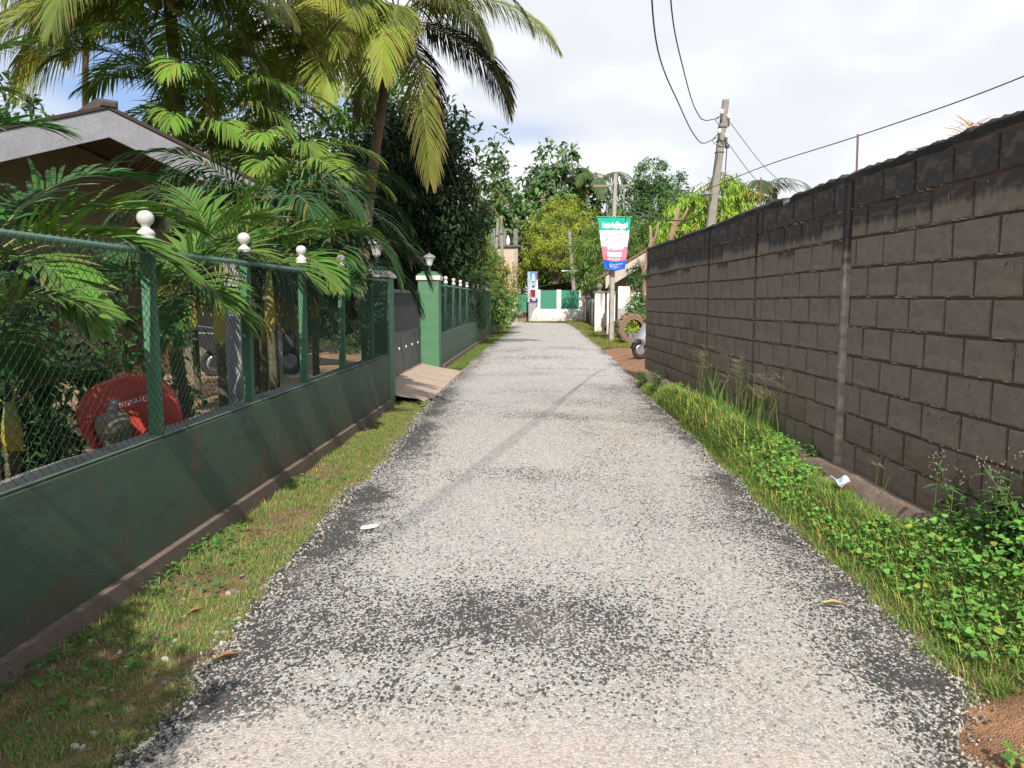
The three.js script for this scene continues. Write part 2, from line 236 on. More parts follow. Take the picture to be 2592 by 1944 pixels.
// ---------------------------------------------------------------- the block wall on the right
const blockTex = (seed, stain) => tex(256, 128, (i, j) => {
  const u = i / 256, v = j / 128, n = pf(u, v, 6, 5, seed), f = h2(i, j, seed), pit = h2(i >> 1, j >> 1, seed + 5) > 0.965 ? 0.45 : 1;
  let t = (0.165 + 0.09 * (n - 0.5) + 0.05 * (f - 0.5)) * pit, c = [t * 1.22, t * 0.93, t * 0.69];
  const drip = 0.25 + 0.9 * fbm(u * 16, 3 + v * 0.7, 4, seed + 9), lim = stain === 2 ? 1.4 : stain === 1 || stain === 4 ? 0.95 : 0;
  if (lim) { const a = smooth(-0.05, 0.25, v * 1.0 + drip * 0.55 - (stain === 2 ? 0.15 : stain === 4 ? 1.02 : 0.55 + 0.14 * (seed - 211)) + 0.25 * (n - 0.5)); c = c.map((k, q) => lerp(k, [0.026, 0.022, 0.021][q] * (0.7 + 0.7 * f), a * (0.9 - 0.25 * smooth(0.5, 0.7, n)))); }
  if (stain === 3) { const a = smooth(0.45, 0.75, n + 0.25 * (1 - v)); c = c.map((k, q) => lerp(k, [0.14, 0.085, 0.055][q] * (0.8 + 0.4 * f), a * 0.75)); }
  return c.map(S);
});
const blockBump = tex(256, 128, (i, j) => (h2(i >> 1, j >> 1, 55) > 0.96 ? 0.1 : 0.6) * 0.6 + 0.4 * pf(i / 256, j / 128, 24, 4, 56), false);
{
  const L = 14.25, D0 = 1.2, base = 0.235, CH = 0.213, t0 = wallX(0), w = thing('block_wall', 'grey concrete block wall with black stained top along the right verge', 'wall', [0, 0, 0]);
  const ang = Math.atan(0.04); // local frame: x along the wall away from us, z out towards the lane
  const place = (m, d, y, out) => { m.position.set(wallX(d) - out * Math.cos(ang), y, -d + out * Math.sin(ang)); m.rotation.y = -PI / 2 + ang; return m; };
  const blockMats = [[blockTex(201, 0), blockTex(202, 0), blockTex(203, 0), blockTex(204, 0)], [blockTex(211, 1), blockTex(212, 1), blockTex(213, 1)], [blockTex(221, 2), blockTex(222, 2), blockTex(223, 2)], [blockTex(231, 3), blockTex(232, 3), blockTex(233, 3)], [blockTex(241, 4), blockTex(242, 4)]].map((l) => l.map((t) => mat(1, 1, 1, 0.93, { map: t, bumpMap: blockBump, bumpScale: 0.006 })));
  const R = rng(5);
  const blockGeo = (W, H, s) => { // face, worn chamfer, sides; 18 triangles
    const b = new B(), j = (k) => 0.009 * (h2(k, s, 3) - 0.5), c = 0.006, P = [[0, 0], [W, 0], [W, H], [0, H]], I = [[c, c], [W - c, c], [W - c, H - c], [c, H - c]];
    const f = I.map(([x, y], k) => b.v(x + j(k), y + j(k + 9), 0, null, x / W, y / H)), o = P.map(([x, y], k) => b.v(x + j(k + 20) * 0.6, y + j(k + 30) * 0.6, -0.007, null, x / W, y / H)), r = P.map(([x, y]) => b.v(x, y, -0.11, null, x / W, y / H));
    b.q(...f); for (let k = 0; k < 4; k++) { const n = (k + 1) % 4; b.q(o[k], o[n], f[n], f[k]); b.q(r[k], r[n], o[n], o[k]); } return b.geo(true);
  };
  const full = [0, 1, 2, 3].map((s) => blockGeo(0.39, 0.194, s));
  const piers = [[5.8, 5.93], [7.955, 8.005], [9.815, 9.865]];
  for (let row = 0; row < 10; row++) {
    const y = base + row * CH + 0.01;
    let d = D0 + (row % 2 ? 0 : 0.21) - 0.4, half = 0;
    while (d < L - 0.12) {
      let end = Math.min(d + (half ? 0.185 : 0.39) + 0.03 * (R() - 0.5), L); half = 0; const pier = piers.find(([a, c]) => end > a && d < c);
      if (pier) { if (d >= pier[0] - 0.06) { d = pier[1] + 0.012; half = row % 2; continue; } end = pier[0] - 0.01; }
      if (L - end < 0.1) end = L;
      const len = end - d, gq = full[(R() * 4) | 0];
      const set = row === 9 ? 2 : row === 8 ? 1 : row === 7 && R() < 0.25 ? 4 : row <= 1 ? (R() < 0.75 ? 3 : 0) : (d > 9.9 && row < 5 && R() < 0.6) ? 3 : 0;
      const m = part(w, 'block', gq, blockMats[set][(R() * blockMats[set].length) | 0]); place(m, d + len, y + 0.004 * (R() - 0.5) + 0.006 * Math.sin(d * 1.3), 0.004 * (R() - 0.5)); m.rotation.z = 0.008 * (R() - 0.5); m.scale.x = len / 0.39; d = end + 0.02 + 0.006 * R();
    }
  }
  // mortar core, recessed behind the block faces
  const core = box(0, 0, -0.15, L - D0 + 0.6, CH * 10 + 0.01, -0.012, 0); const cm = part(w, 'mortar_core', core, rough(0.17, 0.095, 0.06, 0.95, 0.01, 2.2)); place(cm, L - 0.01, base, 0);
  // rough cement piers cast between the bays, ragged at both edges
  piers.forEach(([a, c], k) => { const b = new B(), n = 90, W = c - a, rows = []; for (let j = 0; j <= n; j++) { const y = j / n * CH * 10, o = (k ? -0.006 : 0.008) + 0.014 * fbm(y * 11, k * 5, 3, 141), hw = W * (k ? 0.5 : 0.46), lf = hw + 0.03 * (fbm(y * 17, k, 3, 142) - 0.5), rt = hw + 0.035 * (fbm(y * 15, k + 7, 3, 143) - 0.5), st = smooth(1.6, 1.95, y + 0.35 * vn(y * 20, 1, 8)), cc = (q) => { const t = (k ? 0.12 + 0.06 * vn(y * 30, q, 9) : 0.17 + 0.2 * vn(y * 30, q, 9)) * (q === 3 && !k ? 1.6 : 1); return [t * 1.1, t * 0.88, t * 0.68].map((e, z) => lerp(e, [0.035, 0.03, 0.027][z], st)); }; rows.push([b.v(W / 2 - lf, y, -0.014, cc(1), 0, y), b.v(W / 2 - lf * 0.7, y, o, cc(2), 0.05, y), b.v(W / 2 + rt * 0.6, y, o * 0.9, cc(3), 0.12, y), b.v(W / 2 + rt, y, -0.014, cc(3), 0.2, y)]); }
    for (let j = 0; j < n; j++) for (let i = 0; i < 3; i++) b.q(rows[j][i], rows[j][i + 1], rows[j + 1][i + 1], rows[j + 1][i]);
    const m = part(w, 'pier', b.geo(), mat(1, 1, 1, 0.95, { vertexColors: true, map: rep1(grain, 3), bumpMap: rep1(grainBump, 3), bumpScale: 0.006 })); place(m, c, base, 0); });
  // squeezed-out mortar left along the joints
  { const b = new B(); for (let k = 0; k < 900; k++) { const row = 1 + ((R() * 9) | 0), d = 2 + 9 * R() ** 1.4, len = 0.03 + 0.1 * R() ** 2, y = base + row * CH + 0.004 + 0.004 * R(), t = 0.24 + 0.12 * R(), c = [t, t * 0.78, t * 0.58], x = L - d, o = 0.004 + 0.006 * R(), h = 0.004 + 0.005 * R(); const v = R() < 0.3; const P = v ? [[x, y - 0.02 - len, -0.012], [x + h, y - 0.02 - len * 0.5, o], [x, y - 0.02, -0.012], [x - h, y - 0.02 - len * 0.5, o * 0.6]] : [[x, y - h, -0.012], [x + len * 0.5, y - h * 0.4, o], [x + len, y - h, -0.012], [x + len * 0.5, y + h * 0.7, o * 0.5]]; const a = P.map((p) => b.v(p[0], p[1] - base, p[2], c)); b.f(a[0], a[1], a[3]); b.f(a[1], a[2], a[3]); }
    const m = part(w, 'mortar_smear', b.geo(true), mat(1, 1, 1, 0.95, { vertexColors: true, side: THREE.DoubleSide })); place(m, L, base, 0); m.userData.kind = 'stuff'; }
  // uneven cement cap, black with algae, chipped
  { const b = new B(), n = 700, y0 = base + CH * 10 - 0.012, rows = []; for (let j = 0; j <= n; j++) { const d = lerp(D0 - 0.5, L + 0.02, j / n), x = L - d, hgt = 0.05 + 0.035 * fbm(d * 1.6, 4, 4, 151) + 0.018 * vn(d * 14, 2, 152) + 0.016 * (vn(d * 55, 7, 156) - 0.5) - (Math.abs(d - 7.15) < 0.09 ? 0.07 : 0), o = 0.001 + 0.008 * vn(d * 9, 5, 153), cc = (q) => { const t = (0.03 + 0.09 * vn(d * 30 + q, q, 154) * vn(d * 4, 1, 155) ** 2) * (Math.abs(d - 7.15) < 0.1 ? 5 : 1); return [t * 1.05, t * 0.95, t * 0.88]; };
      rows.push([b.v(x, 0, o - 0.022, cc(1), x, 0), b.v(x, hgt * 0.7, o, cc(2), x, 0.05), b.v(x, hgt, o - 0.03, cc(3), x, 0.1), b.v(x, hgt, -0.13, cc(4), x, 0.22), b.v(x, 0, -0.16, cc(5), x, 0.3)]); }
    for (let j = 0; j < n; j++) for (let i = 0; i < 4; i++) b.q(rows[j][i + 1], rows[j][i], rows[j + 1][i], rows[j + 1][i + 1]);
    b.q(...rows[n].slice(0, 4)); const m = part(w, 'coping', b.geo(), mat(1, 1, 1, 0.97, { vertexColors: true, side: THREE.DoubleSide, bumpMap: rep1(grainBump, 3), bumpScale: 0.02 })); place(m, L, y0, 0); }
  // footing strip that shows above the weeds
  { const b = new B(), n = 120, rows = []; for (let j = 0; j <= n; j++) { const d = lerp(D0, 13.6, j / n), x = L - d, o = 0.085 + 0.04 * fbm(d * 2, 3, 3, 161), y = 0.03 + 0.03 * (fbm(d * 3, 8, 3, 162) - 0.5), t = 0.26 + 0.14 * vn(d * 12, 1, 3), c = [t * 1.1, t * 0.8, t * 0.6]; rows.push([b.v(x, -0.3, o + 0.02, c, x, 0), b.v(x, y, o, c, x, 0.2), b.v(x, y + 0.01, -0.02, c, x, 0.3)]); }
    for (let j = 0; j < n; j++) for (let i = 0; i < 2; i++) b.q(rows[j][i + 1], rows[j][i], rows[j + 1][i], rows[j + 1][i + 1]);
    const m = part(w, 'footing', b.geo(), mat(1, 1, 1, 0.95, { vertexColors: true, side: THREE.DoubleSide, map: rep1(grain, 2), bumpMap: rep1(grainBump, 2), bumpScale: 0.015 })); place(m, L, base - 0.02, 0); }
}
// ---------------------------------------------------------------- green plaster and white paint
const plasterTex = tex(1024, 256, (i, j) => { // 8 m by 0.8 m of wall: mossy runs, red splash at the foot
  const u = i / 1024, v = j / 256, n = fbm(u * 40, v * 5, 5, 301), r = fbm(u * 90, v * 2.2, 4, 302), f = h2(i, j, 303);
  let c = [0.05, 0.112, 0.063].map((k) => k * (0.82 + 0.36 * n + 0.1 * (f - 0.5)));
  const splash = smooth(0.5, 0.78, n * 0.6 + r * 0.35 + 0.42 * (1 - v) ** 2 - 0.12), runs = smooth(0.62, 0.8, r) * smooth(0.3, 0.9, vn(u * 13, 2, 9)) * 0.6;
  c = c.map((k, q) => lerp(k, [0.115, 0.062, 0.034][q] * (0.8 + 0.4 * f), splash * 0.6)); c = c.map((k, q) => lerp(k, [0.10, 0.06, 0.035][q], runs * 0.55));
  for (const [su, v0, v1, w] of [[0.425, 0.5, 0.86, 0.006], [0.433, 0.12, 0.62, 0.0035], [0.1125, 0.28, 0.62, 0.004], [0.28, 0.1, 0.4, 0.006]]) { const e = Math.abs(u - su) / w + 0.9 * (fbm(u * 300, v * 14, 3, 311) - 0.5), on = (1 - smooth(0.7, 1.15, e)) * smooth(v0, v0 + 0.08, v + 0.05 * r) * (1 - smooth(v1 - 0.05, v1 + 0.03, v)); c = c.map((k, q) => lerp(k, [0.16, 0.088, 0.05][q] * (0.7 + 0.6 * n), on * 0.6)); }
  const moss = smooth(0.6, 0.8, fbm(u * 24, v * 9 + 5, 4, 313)); c = c.map((k, q) => lerp(k, [0.03, 0.055, 0.03][q], moss * 0.5));
  return c.map(S);
});
plasterTex.repeat.set(1 / 8, 1 / 0.8); plasterTex.wrapT = THREE.ClampToEdgeWrapping;
const plaster = mat(1, 1, 1, 0.62, { map: plasterTex, bumpMap: rep1(grainBump, 2.5), bumpScale: 0.012 });
const paintGreen = rough(0.085, 0.235, 0.115, 0.62, 0.004, 3), postGreen = rough(0.105, 0.3, 0.155, 0.6, 0.004, 4), railGreen = mat(0.09, 0.17, 0.125, 0.5), meshGreen = mat(0.016, 0.055, 0.04, 0.5), white = rough(0.80, 0.78, 0.74, 0.6, 0.003, 5), dingy = rough(0.55, 0.53, 0.48, 0.7, 0.004, 5);
const concrete = rough(0.34, 0.31, 0.27, 0.9, 0.012, 2), mortarGrey = rough(0.26, 0.25, 0.24, 0.95, 0.02, 2);
const finialGeo = lathe([[0, 0], [0.062, 0], [0.064, 0.02], [0.058, 0.026], [0.056, 0.034], [0.061, 0.04], [0.06, 0.056], [0.046, 0.068], [0.031, 0.078], [0.028, 0.09], [0.036, 0.1], [0.052, 0.115], [0.06, 0.137], [0.056, 0.16], [0.042, 0.178], [0.02, 0.188], [0, 0.19]], 20);
// chain link: every wire a zigzag up the panel, hooked to its neighbours
const linkGeo = (len, hgt, hw, hh, r) => { const b = new B(), n = Math.round(len / hw), m = Math.round(hgt / hh); for (let k = 0; k < n; k++) { const pts = []; for (let j = 0; j <= m; j++) { const side = (j + k) & 1; pts.push(V(side ? r * 1.1 : -r * 1.1, j * hgt / m, (k + side) * len / n)); } 
    for (let j = 0; j < m; j++) { const a = pts[j], c = pts[j + 1], s = a.z < c.z ? 1 : -1, o = [[r, 0], [-r * 0.5, r * 0.87], [-r * 0.5, -r * 0.87]]; const A = o.map(([x, y]) => b.v(a.x + x, a.y + y * 0.7, a.z + y * 0.7 * -s)), C = o.map(([x, y]) => b.v(c.x + x, c.y + y * 0.7, c.z + y * 0.7 * -s)); for (let q = 0; q < 3; q++) { const w = (q + 1) % 3; b.q(A[q], A[w], C[w], C[q]); } } } return b.geo(); };
const panelGeo = linkGeo(1.4, 1.1, 0.029, 0.03, 0.0016), postGeo = box(-0.034, 0, -0.034, 0.034, 1.14, 0.034, 0.007);
function meshFence(name, label, posts, d0, d1, topY, seed) { // a dado with a mesh of wire between posts above it
  const f = thing(name, label, 'fence', [-2.2, 0, -d0]), R = rng(seed), L = d1 - d0;
  part(f, 'base_wall', box(-0.17, -0.15, -L, 0, topY, 0, 0.012), plaster);
  part(f, 'foot_ledge', box(0.001, -0.2, -L + 0.02, 0.045, 0.045, -0.02, 0.01), rough(0.24, 0.175, 0.135, 0.9, 0.012, 2));
  { const b = new B(), n = Math.round(L / 0.06), rows = []; for (let j = 0; j <= n; j++) { const z = -L * j / n, h = 0.012 + 0.02 * fbm(z * 4 + seed, 3, 3, 5), t = 0.2 + 0.14 * vn(z * 9, seed, 4), c = [t, t * 0.96, t * 0.9]; rows.push([b.v(-0.175, topY, z, c), b.v(-0.155, topY + h, z, c), b.v(-0.05, topY + h * 1.1, z, c), b.v(-0.02 - 0.012 * vn(z * 20, 2, 3), topY + 0.001, z, c)]); } for (let j = 0; j < n; j++) for (let i = 0; i < 3; i++) b.q(rows[j][i], rows[j][i + 1], rows[j + 1][i + 1], rows[j + 1][i]); part(f, 'mortar_bed', b.geo(), mat(1, 1, 1, 0.95, { vertexColors: true, side: THREE.DoubleSide, map: rep1(grain, 3), bumpMap: rep1(grainBump, 3), bumpScale: 0.02 })); }
  for (const d of posts) { const p = part(f, 'post', postGeo, postGreen); p.position.set(-0.07, topY + 0.005, -(d - d0)); p.rotation.z = 0.012 * (R() - 0.5); const k = part(p, 'finial', finialGeo, R() < 0.16 ? dingy : white); k.position.y = 1.142; k.scale.set(0.8, 0.92, 0.8); }
  const ry = topY + 1.085; part(f, 'top_rail', wire([[-0.02, ry, -0.02], ...posts.map((d, k) => [-0.02, ry - (k & 1 ? 0 : 0.004), -(d - d0)]), [-0.02, ry, -L + 0.02]], 0.0155, 8, posts.length * 4), railGreen);
  part(f, 'bottom_rail', wire([[-0.022, topY + 0.012, -0.02], [-0.022, topY + 0.012, -L + 0.02]], 0.007, 5, 4), rough(0.16, 0.25, 0.17, 0.6, 0.003, 6));
  const ends = [d0, ...posts, d1]; for (let k = 0; k + 1 < ends.length; k++) { const a = ends[k], c = ends[k + 1]; if (c - a < 0.3) continue; const m = part(f, 'wire_mesh', panelGeo, meshGreen); m.position.set(-0.032, topY + 0.02, -(c - d0)); m.scale.z = (c - a) / 1.4; }
  // loops of mesh wire over the rail
  { const b = new B(), n = Math.round(L / 0.062); for (let k = 0; k < n; k++) { const z = -(k + 0.5) / n * L, l = 0.014 + 0.01 * R(); b.tube([V(-0.036, ry - 0.03, z), V(-0.038, ry + 0.012, z - l * 0.3), V(-0.02, ry + 0.02, z - l * 0.6), V(-0.001, ry + 0.004, z - l), V(-0.012, ry - 0.03, z - l * 0.4)], 0.002, 3, null, false); } const m = part(f, 'rail_ties', b.geo(), mat(0.07, 0.16, 0.12, 0.5)); m.userData.kind = 'stuff'; }
  return f;
}
meshFence('mesh_fence', 'green dado with white balled posts and chain link mesh at the near left', [1.5, 2.97, 4.43, 5.9, 7.31, 8.75, 10.27], 0.2, 11.15, 0.69, 3);
meshFence('mesh_fence', 'green chain link fence with white balls between the gate pillar and white flowering shrub', [18.5, 20.2, 21.95, 23.95, 26.05, 27.85, 30.3, 32.5], 17.25, 33.0, 0.74, 8);

// ---------------------------------------------------------------- gate pillars, lamps, sliding gate
function gatePillar(label, d0, w, h) {
  const p = thing('gate_pillar', label, 'pillar', [-2.2 - w / 2, 0, -d0 - w / 2], 0, 'green gate pillars'), a = w / 2;
  part(p, 'shaft', box(-a, -0.15, -a, a, h - 0.16, a, 0.01), paintGreen);
  part(p, 'white_band', box(-a - 0.035, h - 0.158, -a - 0.035, a + 0.035, h - 0.06, a + 0.035, 0.008), white);
  part(p, 'cap', join([box(-a - 0.004, h - 0.058, -a - 0.004, a + 0.004, h - 0.01, a + 0.004, 0.008), box(-a + 0.06, h - 0.012, -a + 0.06, a - 0.06, h + 0.03, a - 0.06, 0.008)]), paintGreen);
  return p;
}
gatePillar('green square gate pillar at the end of the near fence', 11.17, 0.42, 1.98);
gatePillar('free standing green gate pillar with white band beyond the driveway', 16.7, 0.45, 2.08);
function gateLamp(label, x, y, z) {
  const l = thing('gate_lamp', label, 'lamp', [x, y, z], 0, 'lamps on the gate pillars');
  part(l, 'stem', lathe([[0, 0], [0.07, 0], [0.07, 0.015], [0.03, 0.03], [0.025, 0.08], [0.035, 0.1], [0.05, 0.135], [0, 0.135]], 14), mat(0.03, 0.03, 0.03, 0.45));
  part(l, 'shade', lathe([[0.05, 0.135], [0.062, 0.15], [0.07, 0.2], [0.095, 0.265], [0.13, 0.3], [0, 0.302]], 18), rough(0.78, 0.78, 0.76, 0.4, 0.001, 3));
  part(l, 'hood', lathe([[0.134, 0.298], [0.138, 0.312], [0.11, 0.345], [0.06, 0.372], [0.02, 0.382], [0.014, 0.405], [0, 0.41]], 18), mat(0.2, 0.2, 0.19, 0.4));
}
gateLamp('white and grey post lamp half hidden by palm fronds on the near gate pillar', -2.41, 2.012, -11.38);
gateLamp('white and grey post lamp on top of the free standing gate pillar', -2.425, 2.112, -16.925);
{
  const g = thing('sliding_gate', 'dark grey sheet metal gate with vertical bars and white reflectors', 'gate', [-2.62, 0.16, -11.5]), dk = rough(0.075, 0.078, 0.082, 0.5, 0.002, 2), L = 5.1;
  part(g, 'lower_panel', box(-0.012, 0.06, -L + 0.04, 0.012, 0.70, -0.04, 0.004), rough(0.095, 0.098, 0.10, 0.5, 0.002, 1.5));
  part(g, 'gate_frame', join([box(-0.025, 0, -L, 0.025, 0.06, 0, 0.004), box(-0.025, 0.70, -L, 0.025, 0.75, 0, 0.004), box(-0.025, 1.47, -L, 0.025, 1.53, 0, 0.004), box(-0.025, 0.06, -L, 0.025, 1.47, -L + 0.04, 0.004), box(-0.025, 0.06, -0.04, 0.025, 1.47, 0, 0.004)]), dk);
  const bar = box(-0.012, 0, -0.009, 0.012, 0.718, 0.009, 0.003); for (let k = 0; k < 66; k++) { const m = part(g, 'bar', bar, dk); m.position.set(0, 0.751, -0.09 - k * (L - 0.18) / 65); }
  const bg = [0, 1, 2, 3, 4, 5].map((k) => moved(box(-0.003, -0.36, -0.012, 0.003, 0.36, 0.012, 0), 0.0152, 0.38, -0.45 - k * 0.84, k & 1 ? 0.7 : -0.7)); bg.forEach((b) => part(g, 'brace', b, dk));
  for (let k = 0; k < 6; k++) { const m = part(g, 'reflector', moved(lathe([[0, 0.012], [0.02, 0.01], [0.027, 0], [0.027, -0.004]], 14), 0, 0, 0, 0, 0, -PI / 2), mat(0.8, 0.8, 0.8, 0.25)); m.position.set(0.017, 0.44, -L + 0.3 + k * 0.72); }
  part(g, 'rail_track', box(-0.02, -0.035, -L - 0.3, 0.02, -0.002, 0.3, 0.003), mat(0.09, 0.07, 0.06, 0.7));
}
{ // concrete apron from the lane up to the gate
  const b = new B(), n = 40, m = 10, rows = []; for (let j = 0; j <= n; j++) { const d = lerp(11.62, 17.2, j / n), x1 = edgeL(d) + 0.03 - 0.15 * (1 - smooth(11.62, 12.2, d)) + 0.03 * vn(d * 9, 1, 4) - 0.55 * smooth(16.4, 17.2, d), row = []; for (let i = 0; i <= m; i++) { const t = i / m, x = lerp(-2.9, x1, t); row.push(b.v(x, lerp(0.135, -0.012, smooth(0.1, 1, t)) + 0.006 * fbm(x * 5, d * 5, 2, 4) - (i === m ? 0.03 : 0), -d, null, x, d)); } rows.push(row); }
  for (let j = 0; j < n; j++) for (let i = 0; i < m; i++) b.q(rows[j][i], rows[j][i + 1], rows[j + 1][i + 1], rows[j + 1][i]);
  top('driveway', b.geo(), rough(0.55, 0.42, 0.32, 0.9, 0.012, 1.1), 'pale tan concrete apron in front of the grey gate', 'driveway', null, 'structure');
}
{ // a corner pillar closing the far fence
  const p = thing('fence_end_pillar', 'slim green pillar with white cap where the far fence ends at the shrub', 'pillar', [-2.28, 0, -33.2]);
  part(p, 'shaft', box(-0.15, -0.15, -0.15, 0.15, 1.86, 0.15, 0.01), paintGreen); part(p, 'white_cap', box(-0.18, 1.862, -0.18, 0.18, 1.97, 0.18, 0.01), white);
  const b = part(p, 'ball', lathe([[0, 0], [0.06, 0.005], [0.05, 0.05], [0.12, 0.11], [0.15, 0.2], [0.12, 0.29], [0.05, 0.34], [0, 0.35]], 18), white); b.position.y = 1.972;
  const w = thing('green_side_wall', 'green plastered wall set back behind the white flowering shrub', 'wall', [0, 0, 0]); part(w, 'panel', box(-2.34, -0.1, -44, -2.18, 1.75, -33.5, 0.02), plaster);
}

// ---------------------------------------------------------------- yard: bungalow with broad white bargeboards
{
  const h = thing('bungalow', 'bungalow with broad grey white bargeboards behind the palms', 'house', [-5.84, 0, -10.5], rad(45)), top = 4.04, sl = Math.tan(rad(20.5)), W = 3.3, bw = 0.36;
  const barge = (s) => { const sh = new THREE.Shape(); sh.moveTo(0, top); sh.lineTo(s * W, top - W * sl); sh.lineTo(s * W, top - W * sl - bw); sh.lineTo(s * 0.12, top - 0.12 * sl - bw); sh.lineTo(0, top - bw); sh.closePath(); return metric(new THREE.ExtrudeGeometry(sh, { depth: 0.035, bevelEnabled: true, bevelSize: 0.004, bevelThickness: 0.004, bevelSegments: 1 })); };
  const bm = rough(0.33, 0.33, 0.36, 0.75, 0.003, 0.8); part(h, 'bargeboard', barge(1), bm); part(h, 'bargeboard', barge(-1), bm);
  const tile = rough(0.10, 0.065, 0.05, 0.9, 0.02, 2);
  for (const s of [1, -1]) { const g = box(0, 0, -8.5, Math.hypot(W, W * sl) + 0.05, 0.05, 0.06, 0.006); g.rotateZ(-rad(20.5)); if (s < 0) g.scale(-1, 1, 1); if (s < 0) { const p = g.attributes.position, n = g.attributes.normal; for (let k = 0; k < p.count; k += 3) for (const a of [p, n]) { const t = [a.getX(k), a.getY(k), a.getZ(k)]; a.setXYZ(k, a.getX(k + 1), a.getY(k + 1), a.getZ(k + 1)); a.setXYZ(k + 1, ...t); } } g.translate(0, top + 0.008, 0); part(h, 'roof_slope', g, tile); }
  part(h, 'ridge', box(-0.13, top + 0.0, -8.4, 0.13, top + 0.13, 0.08, 0.04), rough(0.13, 0.10, 0.085, 0.9, 0.02, 2));
  for (const s of [1, -1]) part(h, 'veranda_column', box(s * 2.45 - 0.11, 0, -0.5, s * 2.45 + 0.11, 2.85, -0.28, 0.012), rough(0.4, 0.4, 0.34, 0.85, 0.006, 1.5));
  const wl = rough(0.26, 0.27, 0.17, 0.85, 0.006, 1.2);
  { const sh = new THREE.Shape(); sh.moveTo(-2.55, 0); sh.lineTo(2.55, 0); sh.lineTo(2.55, top - 2.55 * sl - 0.08); sh.lineTo(0, top - 0.08); sh.lineTo(-2.55, top - 2.55 * sl - 0.08); sh.closePath(); const g = new THREE.ExtrudeGeometry(sh, { depth: 0.2, bevelEnabled: false }); g.translate(0, 0.05, -2.6); part(h, 'gable_wall', metric(g), wl); }
  part(h, 'side_wall', box(2.35, 0.05, -8.2, 2.549, 3.0, -2.61, 0.01), wl); part(h, 'side_wall', box(-2.549, 0.05, -8.2, -2.35, 3.0, -2.61, 0.01), wl); part(h, 'back_wall', box(-2.34, 0.05, -8.2, 2.34, 3.0, -8.0, 0.01), wl);
  const win = part(h, 'window', join([box(-1.3, 1.0, -2.42, -0.2, 2.2, -2.37, 0.008)]), rough(0.12, 0.07, 0.04, 0.7, 0.004, 2)); part(win, 'pane', box(-1.2, 1.08, -2.372, -0.3, 2.12, -2.364, 0), mat(0.02, 0.025, 0.03, 0.08)); const dr = part(h, 'door', box(0.6, 0.05, -2.42, 1.5, 2.1, -2.365, 0.008), rough(0.14, 0.07, 0.035, 0.6, 0.004, 2)); part(dr, 'handle', box(0.68, 1.05, -2.364, 0.71, 1.17, -2.34, 0.004), mat(0.5, 0.4, 0.2, 0.3, { metalness: 1 }));
}
{ const p = thing('yard_post', 'weathered white concrete post standing among the palms behind the mesh', 'post', [-3.05, 0.2, -7.6]); part(p, 'shaft', box(-0.075, -0.1, -0.06, 0.075, 1.75, 0.06, 0.015), rough(0.5, 0.5, 0.52, 0.85, 0.012, 2)); part(p, 'foot', box(-0.14, -0.1, -0.12, 0.14, 0.12, 0.12, 0.02), concrete); }

// red moulded casing with a ribbed grey drum lying against the dado
{
  const o = thing('red_machine_casing', 'red plastic casing with grey script and a ribbed grey drum behind the mesh', 'machine', [-2.62, 0.55, -4.78], rad(25));
  const sh = new THREE.Shape(); sh.moveTo(-0.27, 0.05); sh.bezierCurveTo(-0.36, 0.2, -0.3, 0.36, -0.2, 0.4); sh.lineTo(0.02, 0.47); sh.lineTo(0.14, 0.46); sh.bezierCurveTo(0.26, 0.4, 0.33, 0.28, 0.33, 0.1); sh.lineTo(0.25, -0.04); sh.lineTo(-0.2, -0.04); sh.closePath();
  const red = mat(0.42, 0.035, 0.018, 0.38, { clearcoat: 0.3, bumpMap: rep1(grainBump, 4), bumpScale: 0.003 }); const g = new THREE.ExtrudeGeometry(sh, { depth: 0.22, bevelEnabled: true, bevelSize: 0.03, bevelThickness: 0.04, bevelSegments: 4, curveSegments: 8 }); g.translate(0, 0.06, -0.2); o.scale.setScalar(0.86); part(o, 'casing', g, red);
  const cv = document.createElement('canvas'); cv.width = 256; cv.height = 96; const c = cv.getContext('2d'); c.fillStyle = '#a3291c'; c.fillRect(0, 0, 256, 96); c.save(); c.translate(128, 48); c.rotate(PI); c.fillStyle = '#c9c6d6'; c.font = 'italic bold 62px serif'; c.textAlign = 'center'; c.textBaseline = 'middle'; c.fillText('Dream', 0, 0); c.restore();
  const t = new THREE.CanvasTexture(cv); t.colorSpace = THREE.SRGBColorSpace; const pl = part(o, 'lettering', new THREE.PlaneGeometry(0.26, 0.095), mat(1, 1, 1, 0.4, { map: t })); pl.position.set(0.04, 0.36, 0.064); pl.rotation.z = 0.3;
  part(o, 'grey_strip', moved(box(-0.03, -0.15, 0, 0.035, 0.15, 0.008, 0.003), -0.13, 0.24, 0.062, 0, 0, -0.25), rough(0.35, 0.35, 0.38, 0.5, 0.002, 4));
  const dr = part(o, 'ribbed_drum', lathe([[0, 0], [0.09, 0], [0.1, 0.015], [0.088, 0.03], [0.104, 0.045], [0.09, 0.06], [0.108, 0.075], [0.094, 0.09], [0.112, 0.108], [0.112, 0.17], [0.1, 0.19], [0.085, 0.2], [0, 0.2]], 22), rough(0.3, 0.27, 0.2, 0.7, 0.006, 4)); dr.position.set(-0.08, 0.1, 0.22); dr.rotation.set(0.25, 0, 0.1);
  for (const [x, y, z, a] of [[-0.22, 0.04, 0.14, 0.1], [-0.24, 0.14, 0.13, 0.15], [0.1, 0.1, 0.16, -0.6], [0.2, 0.14, 0.13, -0.3]]) { const m = part(o, 'red_lug', lathe([[0, 0], [0.028, 0.004], [0.03, 0.09], [0.02, 0.105], [0, 0.105]], 10), red); m.position.set(x, y, z); m.rotation.z = a; }
}
